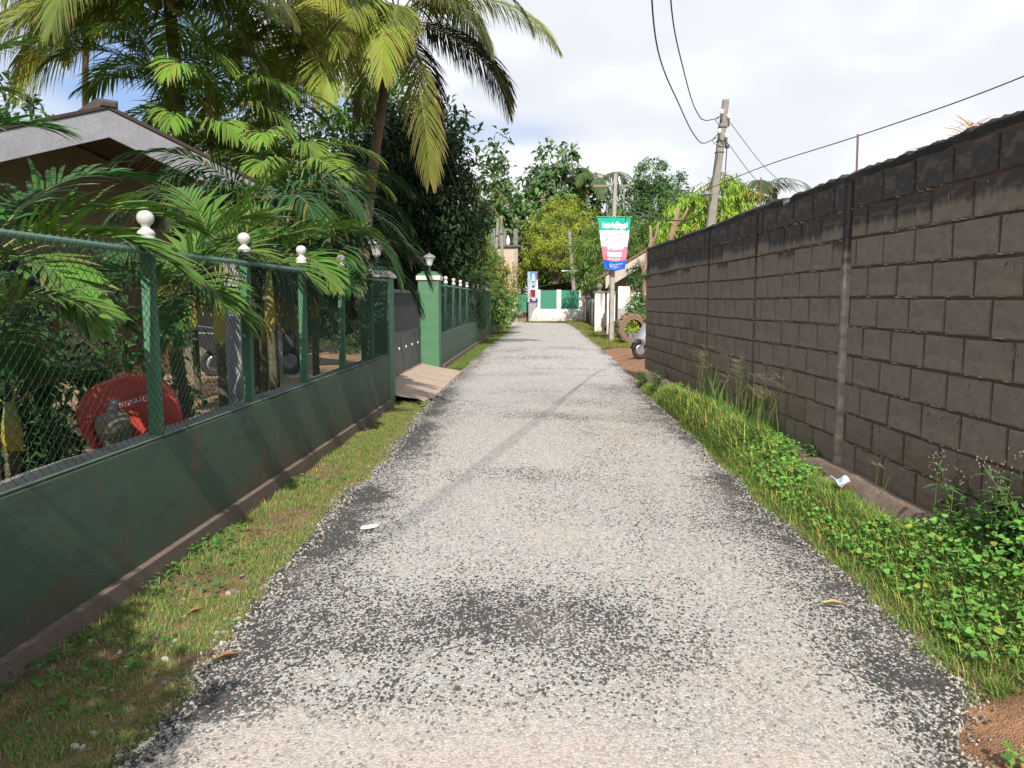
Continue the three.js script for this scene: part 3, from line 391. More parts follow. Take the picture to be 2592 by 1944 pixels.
// ---------------------------------------------------------------- poles, wires, banner
const poleMat = rough(0.36, 0.33, 0.285, 0.9, 0.012, 2.5), iron = mat(0.045, 0.042, 0.04, 0.6), cable = mat(0.05, 0.05, 0.055, 0.6), porcelain = mat(0.82, 0.82, 0.8, 0.25);
function taperPole(p, name, pts, w0, w1, m) { const b = new B(), n = pts.length, rows = []; pts.forEach(([x, y, z], k) => { const t = k / (n - 1), a = lerp(w0, w1, t) / 2, c = a * 0.3; rows.push([[-a, -a + c], [-a + c, -a], [a - c, -a], [a, -a + c], [a, a - c], [a - c, a], [-a + c, a], [-a, a - c], [-a, -a + c]].map(([u, v], i) => b.v(x + u, y, z + v, null, i * 0.08, y))); }); for (let k = 0; k + 1 < n; k++) for (let i = 0; i < 8; i++) b.q(rows[k][i + 1], rows[k][i], rows[k + 1][i], rows[k + 1][i + 1]); const e = pts[n - 1], c = b.v(e[0], e[1], e[2]); for (let i = 0; i < 8; i++) b.f(c, rows[n - 1][i + 1], rows[n - 1][i]); return part(p, name, b.geo(true), m ?? poleMat); }
{ // the near pole, leaning, behind the block wall
  const p = thing('power_pole', 'leaning concrete power pole with street lamp rising behind the block wall', 'pole', [3.57, 0, -18], 0), at = (y) => 0.094 * y;
  taperPole(p, 'pole_shaft', [0, 1.5, 3, 4.5, 5.95].map((y) => [at(y), y - (y ? 0 : 0.3), 0]), 0.25, 0.135);
  for (const y of [5.05, 4.8, 5.35]) part(p, 'band', moved(box(-0.09, -0.012, -0.09, 0.09, 0.012, 0.09, 0.004), at(y), y, 0), iron);
  const ins = lathe([[0, 0], [0.02, 0], [0.045, 0.02], [0.035, 0.045], [0.05, 0.06], [0.04, 0.09], [0.02, 0.11], [0, 0.112]], 12);
  for (const [dx, y] of [[-0.07, 5.62], [0.1, 5.52], [-0.07, 5.2], [0.1, 5.1]]) { const m = part(p, 'insulator', ins, porcelain); m.position.set(at(y) + dx, y, 0.085); part(m, 'bracket', box(-0.02, -0.16, -0.05, 0.02, 0.0, 0.01, 0.003), iron); }
  const arm = part(p, 'lamp_arm', wire([[at(4.75) - 0.05, 4.75, 0.08], [at(4.3) - 0.1, 4.3, 0.12], [at(4.0) - 0.2, 3.95, 0.16]], 0.014, 6, 12), iron);
  part(p, 'lamp_shade', moved(lathe([[0.03, 0.1], [0.05, 0.07], [0.13, 0.015], [0.14, 0], [0.12, 0.01], [0.04, 0.05]], 16), at(4) - 0.22, 3.84, 0.17, 0, 0, 0.1), mat(0.18, 0.19, 0.2, 0.4, { side: THREE.DoubleSide })); part(p, 'bulb', moved(lathe([[0, -0.09], [0.04, -0.07], [0.055, -0.03], [0.04, 0.02], [0, 0.03]], 12), at(4) - 0.22, 3.85, 0.17), mat(0.6, 0.62, 0.6, 0.15));
  part(p, 'junction_box', moved(lathe([[0, -0.05], [0.05, -0.04], [0.055, 0.03], [0.03, 0.06], [0, 0.06]], 12), at(4.93) + 0.14, 4.93, 0.05), mat(0.08, 0.08, 0.09, 0.5)); part(p, 'down_cable', wire([[at(4.9) + 0.14, 4.9, 0.05], [at(4) + 0.18, 4, 0.07], [at(3) + 0.16, 3, 0.09], [at(1.5) + 0.12, 1.5, 0.13]], 0.013, 5, 16), cable);
  part(p, 'jumper_wire', wire([[at(5.6) - 0.08, 5.6, 0.08], [at(5.5) - 0.2, 5.5, 0.1], [at(5.4) - 0.12, 5.4, 0.1], [at(5.15) - 0.1, 5.2, 0.09], [at(5) - 0.2, 5.05, 0.1], [at(4.9) - 0.02, 4.92, 0.09], [at(4.95) + 0.14, 4.95, 0.08]], 0.008, 4, 30), cable); part(p, 'jumper_wire', wire([[at(5.1) + 0.1, 5.08, 0.09], [at(5) + 0.05, 4.98, 0.1], [at(5.0) - 0.06, 5.1, 0.1]], 0.008, 4, 14), cable);
}
const WIRES = [['overhead power line sagging to the pole top, the upper of two', [[3.98, 5.55, -17.95], [3.5, 5.33, -17.2], [3.15, 5.32, -16.3], [2.4, 5.35, -13.6], [1.75, 5.5, -11], [1.2, 5.9, -7.6], [0.4, 6.6, -2], [-0.5, 7.6, 4]]], ['overhead power line sagging to the pole top, the lower of two', [[3.93, 5.12, -17.95], [3.5, 4.85, -17.2], [3.1, 4.78, -16.1], [2.3, 4.75, -13.4], [1.55, 4.85, -10.8], [0.95, 5.15, -7.4], [0.1, 5.8, -2], [-0.8, 6.8, 4]]], ['thin service cable crossing the sky above the block wall', [[3.62, 3.92, -17.9], [4.2, 4.0, -15], [4.85, 3.97, -12], [5.5, 4.05, -9.7], [6.3, 4.35, -7], [7.4, 4.95, -3]]], ['upper wire running away from the leaning pole to the right', [[4.2, 5.55, -18.1], [6.9, 5.3, -24], [10, 5.35, -30], [14, 5.6, -37]]], ['lower wire running away from the leaning pole to the right', [[4.15, 5.12, -18.1], [6.3, 4.85, -23], [9.2, 4.75, -29], [13, 4.9, -36]]], ['thick black cable looping from the banner pole to the leaning pole', [[2.9, 5.0, -28], [3.15, 4.5, -26.6], [3.5, 4.05, -24.5], [3.75, 3.7, -22], [3.75, 3.5, -19.5], [3.75, 3.6, -18.1]]], ['thin stay wire slanting past the big dark tree, left one', [[-3.45, 8.3, -16.5], [-2.1, 3.75, -23], [-1.75, 2.6, -24.7]]], ['thin stay wire slanting past the big dark tree, right one', [[-3.0, 7.2, -16.8], [-2.04, 4.27, -23], [-1.7, 3.2, -25.2]]], ['low cable from the far leaning pole to the banner pole', [[2.2, 5.2, -56], [2.5, 4.9, -46], [2.7, 5.0, -38], [2.75, 5.3, -28.2]]], ['cable from the twin poles to the far leaning pole', [[-2.1, 5.4, -44], [-0.4, 4.6, -49], [1.2, 4.4, -54], [2.15, 4.9, -57]]]];
WIRES.forEach(([l, p], k) => top('overhead_wire', wire(p, [0.011, 0.011, 0.0085, 0.008, 0.008, 0.02, 0.008, 0.008, 0.012, 0.012][k], 5, 60), cable, l, 'wire', 'overhead wires'));
{ // pole that carries the banner
  const p = thing('banner_pole', 'pale concrete pole with crossarm that carries the cloth banner', 'pole', [2.56, 0, -28.1]);
  taperPole(p, 'pole_shaft', [[0, -0.3, 0], [0.01, 1, 0], [0.03, 3, 0], [0.06, 5, 0], [0.08, 5.95, 0]], 0.19, 0.125, rough(0.5, 0.46, 0.4, 0.9, 0.012, 2.5));
  part(p, 'crossarm', box(-0.68, 5.5, -0.14, 0.62, 5.58, -0.08, 0.008), rough(0.33, 0.29, 0.24, 0.9, 0.01, 3)); part(p, 'hanging_rod', box(0.38, 4.75, -0.13, 0.43, 5.5, -0.09, 0.006), poleMat); part(p, 'insulator', moved(lathe([[0, 0], [0.03, 0], [0.04, 0.03], [0.03, 0.16], [0, 0.18]], 10), 0.25, 5.58, -0.11), porcelain); part(p, 'insulator', moved(lathe([[0, 0], [0.03, 0], [0.04, 0.03], [0.03, 0.16], [0, 0.18]], 10), 0.2, 5.66, 0.08), porcelain);
  part(p, 'cable_down', wire([[0.02, 5.6, 0.11], [-0.02, 4.9, 0.12], [-0.04, 3.9, 0.13], [-0.09, 2.8, 0.13], [-0.06, 1.6, 0.14], [-0.08, 0.1, 0.16]], 0.012, 5, 24), cable);
}
{ // the banner
  const cv = document.createElement('canvas'); cv.width = 512; cv.height = 832; const c = cv.getContext('2d');
  const band = (y0, y1, f) => { c.fillStyle = f; c.fillRect(0, y0, 512, y1 - y0); };
  band(0, 216, '#0aa588'); band(216, 470, '#f4f3f4'); band(470, 690, '#e2738c'); band(640, 690, '#d0667c'); band(690, 832, '#0d57c4');
  // round letters of the hand-painted script, built from strokes; each glyph is a list of arcs and lines in a unit box
  const G = { ma: (o) => { o.arc(0.28, 0.62, 0.22, 2.2, 7.2); o.arc(0.62, 0.55, 0.3, 3.6, 7.9); o.arc(0.28, 0.25, 0.15, 0.4, 4.6); }, aa: (o) => { o.arc(0.3, 0.5, 0.36, -1.6, 1.6); }, ra: (o) => { o.arc(0.45, 0.58, 0.34, 2.6, 7.4); o.arc(0.35, 0.2, 0.13, 0.3, 4.4); }, wi: (o) => { o.arc(0.45, 0.58, 0.36, -0.6, 5.2); o.arc(0.45, 0.58, 0.16, 0, 6.3); o.arc(0.6, 0.05, 0.18, 3, 6.6); }, le: (o) => { o.arc(0.3, 0.5, 0.26, 0.6, 5.8); o.arc(0.72, 0.62, 0.24, 2.6, 8.2); o.arc(0.72, 0.9, 0.2, 0, 3); }, na: (o) => { o.arc(0.3, 0.65, 0.2, 0, 6.3); o.arc(0.62, 0.5, 0.34, 3.9, 7.8); o.line(0.92, 0.3, 0.95, -0.05); }, ta: (o) => { o.arc(0.5, 0.55, 0.36, -2.3, 3.6); }, da: (o) => { o.arc(0.35, 0.45, 0.25, 1, 5.9); o.arc(0.6, 0.65, 0.28, 2.6, 7.8); }, ka: (o) => { o.arc(0.28, 0.65, 0.19, 0, 6.3); o.arc(0.6, 0.55, 0.3, 3.4, 7.5); o.arc(0.75, 0.15, 0.12, 2, 6.5); }, i: (o) => { o.arc(0.5, 0.35, 0.2, 0.5, 5.6); o.arc(0.45, 0.75, 0.2, 3.6, 8); } };
  const script = (glyphs, x, y, w, h, passes) => { for (const [col, lw] of passes) { c.strokeStyle = col; c.lineWidth = lw; c.lineCap = 'round'; c.lineJoin = 'round'; let k = 0; const gw = w / glyphs.length; for (const g of glyphs) { const X = x + gw * k++, o = { arc: (a, b, r, s, e) => { c.beginPath(); for (let q = 0; q <= 16; q++) { const t = s + (e - s) * q / 16, px = X + gw * (a + r * Math.cos(t) * 1.05), py = y + h * (b + r * Math.sin(t)); q ? c.lineTo(px, py) : c.moveTo(px, py); } c.stroke(); }, line: (a, b, d, e) => { c.beginPath(); c.moveTo(X + gw * a, y + h * b); c.lineTo(X + gw * d, y + h * e); c.stroke(); } }; G[g](o); } } };
  script(['ma', 'aa', 'ra', 'wi', 'le', 'na'], 62, 96, 400, 88, [['#f2f6f2', 24]]);
  script(['ma', 'aa', 'da', 'ka', 'wi'], 150, 252, 210, 44, [['#5a74ab', 7]]);
  c.fillStyle = '#46639e'; c.font = '110px sans-serif'; c.textBaseline = 'middle'; c.fillText('€93', 106, 360); script(['ta'], 330, 312, 92, 92, [['#46639e', 13]]);
  script(['i', 'da', 'ma', 'ka'], 100, 424, 330, 92, [['#4f6fae', 32], ['#fbfafa', 24]]);
  c.fillStyle = '#f6e9e9'; c.fillRect(96, 556, 300, 66); c.fillStyle = '#8d3b3f'; c.font = '58px sans-serif'; c.fillText('-14,500', 112, 590); script(['ta'], 338, 566, 46, 44, [['#8d3b3f', 6]]);
  c.fillStyle = '#f6e2e4'; c.font = 'bold 48px sans-serif'; c.fillText('031 51 52 53', 100, 664);
  c.fillStyle = '#cfe0f2'; c.font = 'bold 27px serif'; c.fillText('BLUE MOUNTAIN', 200, 738); c.font = 'bold 17px serif'; c.fillText('PROPERTIES', 200, 764); c.fillRect(200, 778, 200, 3); c.fillRect(200, 786, 130, 3);
  c.strokeStyle = '#cfe0f2'; c.lineWidth = 7; c.beginPath(); c.moveTo(160, 716); c.lineTo(160, 792); c.moveTo(132, 748); c.lineTo(160, 790); c.lineTo(188, 748); c.stroke();
  const t = new THREE.CanvasTexture(cv); t.colorSpace = THREE.SRGBColorSpace; t.anisotropy = 8;
  const o = thing('cloth_banner', 'hanging cloth banner in green, white, pink and blue bands with round script', 'banner', [2.6, 0, -27.75]), b = new B(), nu = 24, nv = 30, rows = [], y1 = 4.42, y0 = 2.62;
  for (let s = 0; s < 2; s++) { const base = []; for (let j = 0; j <= nv; j++) { const v = j / nv, row = []; for (let i = 0; i <= nu; i++) { const u = i / nu, wd = lerp(0.36, 0.58, v ** 0.9), x = (u - 0.5) * 2 * wd + 0.035 * (1 - v), sag = 0.1 * (0.5 - Math.abs(u - 0.5)) * (1 - v) * -2, y = lerp(y0, y1, v) + sag * (1 - v) - 0.02 * u; const fold = 0.07 * Math.abs(u - 0.46) * 2 + 0.014 * Math.sin(u * 17 + v * 4) * (1.2 - v) + 0.012 * Math.sin(v * 14 + u * 3); row.push(b.v(x, y, -fold - (s ? 0.004 : 0), null, u, v)); } base.push(row); } for (let j = 0; j < nv; j++) for (let i = 0; i < nu; i++) s ? b.q(base[j][i + 1], base[j][i], base[j + 1][i], base[j + 1][i + 1]) : b.q(base[j][i], base[j][i + 1], base[j + 1][i + 1], base[j + 1][i]); rows.push(base); }
  part(o, 'cloth', b.geo(), mat(1, 1, 1, 0.85, { map: t }));
  part(o, 'top_stick', wire([[-0.64, 4.425, -0.06], [0, 4.42, 0.0], [0.64, 4.4, -0.06]], 0.012, 6, 8), rough(0.3, 0.5, 0.4, 0.7, 0.002, 4)); part(o, 'bottom_stick', wire([[-0.35, 2.6, -0.06], [0.05, 2.56, -0.01], [0.42, 2.6, -0.06]], 0.01, 6, 8), rough(0.25, 0.2, 0.13, 0.8, 0.003, 4));
  part(o, 'tie', wire([[0, 4.42, 0.0], [-0.02, 4.44, -0.1], [-0.02, 4.44, -0.28]], 0.006, 4, 8), iron);
}
function farPole(label, x, z, lean, h, w, arm) { const p = thing('utility_pole', label, 'pole', [x, 0, z]); taperPole(p, 'pole_shaft', [[0, -0.3, 0], [lean * 0.35, h * 0.35, 0], [lean * 0.7, h * 0.7, 0], [lean, h, 0]], w, w * 0.62); part(p, 'band', moved(box(-w * 0.5, -0.03, -w * 0.5, w * 0.5, 0.03, w * 0.5, 0.005), lean * 0.84, h * 0.84, 0), iron); if (arm) part(p, 'crossarm', box(lean * 0.56 - 0.75, h * 0.56, -0.12, lean * 0.56 + 0.6, h * 0.56 + 0.07, -0.06, 0.006), porcelain); return p; }
farPole('slim leaning concrete pole in front of the white and green compound wall', 2.5, -54.2, -0.52, 6.2, 0.30, true);
farPole('right one of the twin pale poles leaning together before the brick tower', -2.02, -42.6, -0.13, 6.05, 0.22);
farPole('left one of the twin pale poles leaning together before the brick tower', -2.62, -42.4, 0.3, 5.9, 0.21);

// ---------------------------------------------------------------- big tyre, scooters
{
  const t = thing('tractor_tyre', 'huge dusty tractor tyre standing on edge beside the banner pole', 'tyre', [3.13, 0.5, -26.5]); t.rotation.set(-0.06, rad(14), 0);
  const dust = rough(0.26, 0.17, 0.115, 0.92, 0.01, 3); const P = [[0.33, -0.13], [0.35, -0.15], [0.38, -0.16], [0.44, -0.165], [0.49, -0.155], [0.52, -0.13], [0.535, -0.06], [0.54, 0], [0.535, 0.06], [0.52, 0.13], [0.49, 0.155], [0.44, 0.165], [0.38, 0.16], [0.35, 0.15], [0.33, 0.13], [0.345, 0.1], [0.42, 0.13], [0.5, 0.1], [0.51, 0], [0.5, -0.1], [0.42, -0.13], [0.345, -0.1], [0.33, -0.13]];
  const g = lathe(P, 56); g.rotateX(PI / 2); part(t, 'carcass', g, dust); const bead = new THREE.TorusGeometry(0.345, 0.018, 8, 48); bead.translate(0, 0, 0.15); part(t, 'bead', bead, rough(0.32, 0.19, 0.12, 0.85, 0.004, 4)); const sw = new THREE.TorusGeometry(0.455, 0.01, 6, 48); sw.translate(0, 0, 0.164); part(t, 'sidewall_rib', sw, dust);
  const lug = box(-0.035, -0.025, -0.17, 0.035, 0.03, 0.0, 0.01), lugR = box(-0.035, -0.025, 0.0, 0.035, 0.03, 0.17, 0.01); for (let k = 0; k < 26; k++) { const a = k / 26 * 2 * PI; const m = part(t, 'tread_lug', k & 1 ? lug : lugR, rough(0.21, 0.145, 0.10, 0.92, 0.01, 4)); m.position.set(Math.cos(a) * 0.535, Math.sin(a) * 0.535, 0); m.rotation.z = a - PI / 2; }
}
{ const t = thing('concrete_trough', 'grey concrete trough seen through the middle of the big tyre', 'trough', [3.6, -0.02, -28.3]); part(t, 'shell', join([box(-0.4, 0, -0.2, 0.42, 0.3, -0.15, 0.01), box(-0.4, 0, 0.15, 0.42, 0.3, 0.2, 0.01), box(-0.4, 0, -0.15, -0.34, 0.3, 0.15, 0.01), box(0.36, 0, -0.15, 0.42, 0.3, 0.15, 0.01), box(-0.34, 0, -0.15, 0.36, 0.06, 0.15, 0.01)]), mortarGrey); }
function scooter(name, label, pos, turn, body) {
  const s = thing(name, label, 'scooter', pos, turn, 'parked scooters'), blk = mat(0.02, 0.02, 0.022, 0.4), pm = mat(...body, 0.3, { clearcoat: 0.6, clearcoatRoughness: 0.15 });
  const wheel = (x) => { const w = new THREE.Group(); w.name = 'wheel'; s.add(w); w.position.set(x, 0.22, 0); const ty = part(w, 'tyre', new THREE.TorusGeometry(0.185, 0.05, 10, 28), mat(0.025, 0.025, 0.025, 0.85)); part(w, 'rim', moved(lathe([[0, -0.02], [0.1, -0.02], [0.14, -0.028], [0.14, 0.028], [0.1, 0.02], [0, 0.02]], 20), 0, 0, 0, PI / 2), mat(0.45, 0.45, 0.46, 0.35, { metalness: 0.8 })); };
  wheel(0.62); wheel(-0.62); // front is +x
  const prof = (pts, wd, b) => { const sh = new THREE.Shape(); pts.forEach(([x, y], k) => k ? sh.lineTo(x, y) : sh.moveTo(x, y)); sh.closePath(); const g = new THREE.ExtrudeGeometry(sh, { depth: wd - 2 * b, bevelEnabled: true, bevelSize: b * 0.6, bevelThickness: b, bevelSegments: 4 }); g.translate(0, 0, -wd / 2 + b); return g; };
  part(s, 'front_shield', prof([[0.36, 0.3], [0.3, 0.36], [0.24, 0.82], [0.3, 0.9], [0.42, 0.84], [0.62, 0.5], [0.56, 0.42], [0.46, 0.5]], 0.36, 0.11), pm); part(s, 'front_mudguard', prof([[0.4, 0.36], [0.5, 0.46], [0.66, 0.48], [0.8, 0.4], [0.88, 0.26], [0.84, 0.26], [0.74, 0.38], [0.62, 0.43], [0.5, 0.41], [0.43, 0.34]], 0.14, 0.02), blk);
  part(s, 'fork', join([moved(new THREE.CylinderGeometry(0.02, 0.02, 0.5, 8), 0.56, 0.42, 0.08, 0, 0, 0.35), moved(new THREE.CylinderGeometry(0.02, 0.02, 0.5, 8), 0.56, 0.42, -0.08, 0, 0, 0.35)]), mat(0.3, 0.3, 0.3, 0.35, { metalness: 0.8 }));
  part(s, 'floor_board', prof([[-0.2, 0.24], [0.36, 0.24], [0.34, 0.32], [-0.2, 0.32]], 0.3, 0.03), blk); part(s, 'rear_body', prof([[-0.22, 0.3], [-0.2, 0.6], [-0.5, 0.72], [-0.9, 0.74], [-0.92, 0.62], [-0.6, 0.42]], 0.32, 0.08), pm); part(s, 'seat', prof([[-0.18, 0.64], [-0.2, 0.74], [-0.5, 0.8], [-0.86, 0.86], [-0.9, 0.78], [-0.5, 0.72]], 0.26, 0.06), blk); part(s, 'engine', prof([[-0.2, 0.14], [-0.24, 0.34], [-0.62, 0.36], [-0.7, 0.2]], 0.22, 0.03), blk);
  const hb = part(s, 'handlebar', wire([[0.2, 0.99, 0.34], [0.26, 1.0, 0.2], [0.32, 0.97, 0], [0.26, 1.0, -0.2], [0.2, 0.99, -0.34]], 0.016, 8, 20), blk); part(s, 'headlamp_cowl', prof([[0.24, 0.9], [0.22, 1.02], [0.36, 1.04], [0.44, 0.94], [0.36, 0.86]], 0.24, 0.06), blk); part(s, 'headlamp', moved(lathe([[0, 0.03], [0.05, 0.024], [0.07, 0], [0, -0.01]], 16), 0.43, 0.95, 0, 0, 0, -PI / 2), mat(0.75, 0.78, 0.8, 0.1));
  for (const z of [1, -1]) { const m = part(s, 'mirror', moved(lathe([[0, -0.012], [0.045, -0.01], [0.052, 0.004], [0, 0.012]], 14), 0.24, 1.18, 0.3 * z, 0, 0, -PI / 2), mat(0.7, 0.72, 0.75, 0.12, { metalness: 0.6 })); part(m, 'mirror_stalk', wire([[0.25, 1.0, 0.22 * z], [0.25, 1.1, 0.28 * z], [0.24, 1.17, 0.3 * z]], 0.007, 5, 6), blk); part(s, 'indicator', moved(new THREE.SphereGeometry(0.045, 12, 8), 0.52, 0.72, 0.17 * z), mat(0.22, 0.04, 0.05, 0.2)); }
  part(s, 'tail_lamp', moved(box(-0.015, -0.03, -0.08, 0.015, 0.03, 0.08, 0.01), -0.935, 0.68, 0), mat(0.35, 0.02, 0.02, 0.2)); return s;
}
scooter('scooter', 'silver grey scooter poking out past the far end of the block wall', [3.07, 0.03, -19.75], rad(206), [0.3, 0.31, 0.33]);
scooter('scooter', 'black scooter parked on the sand behind the near mesh fence', [-5.0, 0.2, -13.2], rad(20), [0.03, 0.03, 0.035]);

// ---------------------------------------------------------------- the far end: compound wall, signboard, gate
function corrugated(w, h, n) { const b = new B(), rows = [[], []]; for (let k = 0; k <= n * 4; k++) { const q = k % 4, z = q === 0 || q === 3 ? 0.0 : 0.028, x = (k / (n * 4)) * w; rows[0].push(b.v(x, 0, z)); rows[1].push(b.v(x, h + (q === 1 || q === 2 ? 0.03 : 0), z)); } for (let k = 0; k < n * 4; k++) b.q(rows[0][k], rows[0][k + 1], rows[1][k + 1], rows[1][k]); return b.geo(true); }
const dirtyWhite = (seed, hgt) => { const t = tex(256, 256, (i, j) => { const u = i / 256, v = j / 256, n = fbm(u * 9, v * 9, 5, seed), r = fbm(u * 22, v * 1.6, 4, seed + 3), f = h2(i, j, seed); let c = [0.8, 0.78, 0.74].map((k) => k * (0.92 + 0.12 * n)); const run = smooth(0.5, 0.75, r * 0.8 + 0.35 * (v - 0.55)) * 0.75; c = c.map((k, q) => lerp(k, [0.17, 0.16, 0.14][q], run)); const red = smooth(0.5, 0.72, n * 0.7 + 0.75 * (0.22 - v) + 0.25); c = c.map((k, q) => lerp(k, [0.34, 0.17, 0.09][q] * (0.8 + 0.4 * f), red * 0.5)); return c.map(S); }); t.repeat.set(1 / 2.2, 1 / hgt); t.wrapT = THREE.ClampToEdgeWrapping; return mat(1, 1, 1, 0.85, { map: t, bumpMap: rep1(grainBump, 2), bumpScale: 0.01 }); };
{
  const w = thing('compound_wall', 'white masonry wall with green corrugated panels at the end of the lane', 'wall', [-0.3, 0, -52.2], rad(9)), wm = dirtyWhite(411, 2.3); const L = 3.25;
  part(w, 'masonry', box(0.0, -0.2, -0.16, L, 0.88, 0, 0.015), wm);
  for (const x of [0, 1.42, 2.95]) part(w, 'pillar', box(x - 0.001, 0.882, -0.17, x + 0.3, 2.18, 0.012, 0.012), wm);
  for (const [x, ww] of [[0.31, 1.1], [1.73, 1.21]]) { const m = part(w, 'corrugated_sheet', corrugated(ww, 1.24, 8), mat(0.055, 0.24, 0.16, 0.5, { side: THREE.DoubleSide })); m.position.set(x, 0.89, -0.09); }
}
{
  const cv = document.createElement('canvas'); cv.width = 192; cv.height = 576; const c = cv.getContext('2d'), g = c.createLinearGradient(0, 0, 0, 480); g.addColorStop(0, '#2f78c4'); g.addColorStop(0.5, '#8fc1ea'); g.addColorStop(1, '#d9e4f0'); c.fillStyle = g; c.fillRect(0, 0, 192, 576);
  c.fillStyle = '#8d2a22'; c.fillRect(160, 0, 32, 140); c.fillStyle = '#c9d9ea'; c.fillRect(160, 150, 32, 320);
  c.fillStyle = '#f3f6fa'; c.beginPath(); c.moveTo(66, 30); c.lineTo(104, 30); c.lineTo(112, 170); c.lineTo(58, 170); c.fill();
  c.fillStyle = '#7b1d17'; c.beginPath(); c.moveTo(66, 160); c.lineTo(104, 160); c.lineTo(112, 260); c.lineTo(136, 330); c.lineTo(140, 480); c.lineTo(40, 480); c.lineTo(40, 330); c.lineTo(58, 260); c.fill(); c.fillStyle = '#9d2b22'; c.fillRect(8, 340, 30, 140);
  c.fillStyle = '#f4f4f4'; c.beginPath(); c.arc(86, 226, 27, 0, 7); c.fill(); c.fillStyle = '#c1202c'; c.beginPath(); c.arc(86, 226, 22, PI, 2 * PI); c.fill(); c.fillStyle = '#1d3f94'; c.beginPath(); c.arc(86, 226, 22, 0.25, PI - 0.25); c.fill();
  c.fillStyle = '#f2f2f2'; c.fillRect(52, 300, 92, 36); c.fillStyle = '#1d3f94'; c.font = 'bold 26px sans-serif'; c.textAlign = 'center'; c.textBaseline = 'middle'; c.fillText('pepsi', 98, 318); c.fillStyle = '#1a1f57'; c.fillRect(0, 484, 192, 92); c.fillStyle = '#e8e8f2'; c.fillRect(16, 496, 160, 14); c.fillRect(60, 522, 84, 8); c.fillRect(50, 540, 100, 8);
  const t = new THREE.CanvasTexture(cv); t.colorSpace = THREE.SRGBColorSpace;
  const s = thing('sign_board', 'tall narrow signboard with a drink bottle on a blue ground', 'signboard', [-0.52, 0, -51.8]); part(s, 'cabinet', box(-0.34, 1.32, -0.24, 0.34, 3.36, 0, 0.01), rough(0.5, 0.51, 0.52, 0.5, 0.002, 2)); part(s, 'side_trim', box(-0.34, 1.34, 0.001, -0.2, 3.34, 0.022, 0.004), rough(0.55, 0.55, 0.55, 0.5, 0.002, 2)); const f = part(s, 'face', new THREE.PlaneGeometry(0.52, 1.98), mat(1, 1, 1, 0.35, { map: t })); f.position.set(0.07, 2.34, 0.006); part(s, 'post', box(-0.28, -0.2, -0.2, 0.26, 1.318, -0.05, 0.01), rough(0.36, 0.37, 0.4, 0.7, 0.004, 2));
}
{
  const w = thing('wing_wall', 'small white sloping wing wall at the foot of the signboard', 'wall', [-0.78, 0, -51.6]); const sh = new THREE.Shape(); sh.moveTo(0, -0.2); sh.lineTo(0.5, -0.2); sh.lineTo(0.5, 0.95); sh.lineTo(0.36, 0.8); sh.lineTo(0.06, 0.1); sh.closePath(); const g = new THREE.ExtrudeGeometry(sh, { depth: 0.12, bevelEnabled: true, bevelSize: 0.01, bevelThickness: 0.01, bevelSegments: 1 }); part(w, 'slab', metric(g), dirtyWhite(421, 2.6));
  const t = thing('far_gate', 'green corrugated gate with a low bar grille left of the signboard', 'gate', [-2.6, 0, -54]); const m = part(t, 'corrugated_sheet', corrugated(1.75, 1.15, 12), mat(0.055, 0.24, 0.16, 0.5, { side: THREE.DoubleSide })); m.position.set(0, 0.66, 0); part(t, 'frame', join([box(0, 0.62, -0.03, 1.75, 0.66, 0.03, 0.004), box(0, 0.2, -0.03, 1.75, 0.24, 0.03, 0.004), box(0, 1.82, -0.03, 1.75, 1.86, -0.002, 0.004), box(1.76, -0.1, -0.04, 1.84, 1.9, 0.04, 0.004), box(-0.08, -0.1, -0.04, -0.01, 1.9, 0.04, 0.004)]), rough(0.3, 0.2, 0.13, 0.7, 0.003, 4)); const bar = box(-0.012, 0.241, -0.012, 0.012, 0.619, 0.012, 0.002); for (let k = 0; k < 16; k++) { const q = part(t, 'bar', bar, rough(0.36, 0.22, 0.13, 0.7, 0.003, 4)); q.position.x = 0.08 + k * 0.106; } part(t, 'sill', box(-0.05, -0.15, -0.1, 1.85, 0.19, 0.08, 0.01), rough(0.36, 0.24, 0.16, 0.9, 0.01, 2));
}
{
  const s = thing('lean_to_roof', 'dark sheet lean-to roof behind the compound wall', 'shed', [0, 0, -57]); const b = new B(); b.quad([[-0.3, 2.42, 0], [3.5, 3.05, 0], [3.5, 3.2, -4], [-0.3, 2.6, -4]]); const g = b.geo(true); part(s, 'roof_sheet', g, mat(0.05, 0.045, 0.05, 0.8, { side: THREE.DoubleSide })); part(s, 'back_wall', box(-0.2, -0.1, -4.1, 3.4, 2.6, -3.95, 0.01), rough(0.06, 0.045, 0.045, 0.9, 0.01, 1)); for (const x of [-0.2, 3.3]) part(s, 'post', box(x, -0.1, -0.12, x + 0.1, x < 0 ? 2.42 : 3.0, -0.02, 0.006), rough(0.12, 0.08, 0.06, 0.9, 0.006, 2));
  const h = thing('pale_shed', 'pale block shed wall under the leafy branches behind the leaning pole', 'shed', [3.15, 0, -57.5]); const wm = rough(0.62, 0.58, 0.5, 0.9, 0.01, 1.2); part(h, 'wall', box(0.1, -0.1, -2.5, 3.6, 2.85, 0, 0.01), wm); part(h, 'low_wall', box(0.0, -0.1, 0.5, 3.2, 2.15, 0.66, 0.02), rough(0.28, 0.25, 0.2, 0.95, 0.02, 1.2)); part(h, 'roof', box(-0.1, 2.86, -2.7, 3.8, 2.93, 0.15, 0.01), mat(0.2, 0.17, 0.15, 0.8));
}
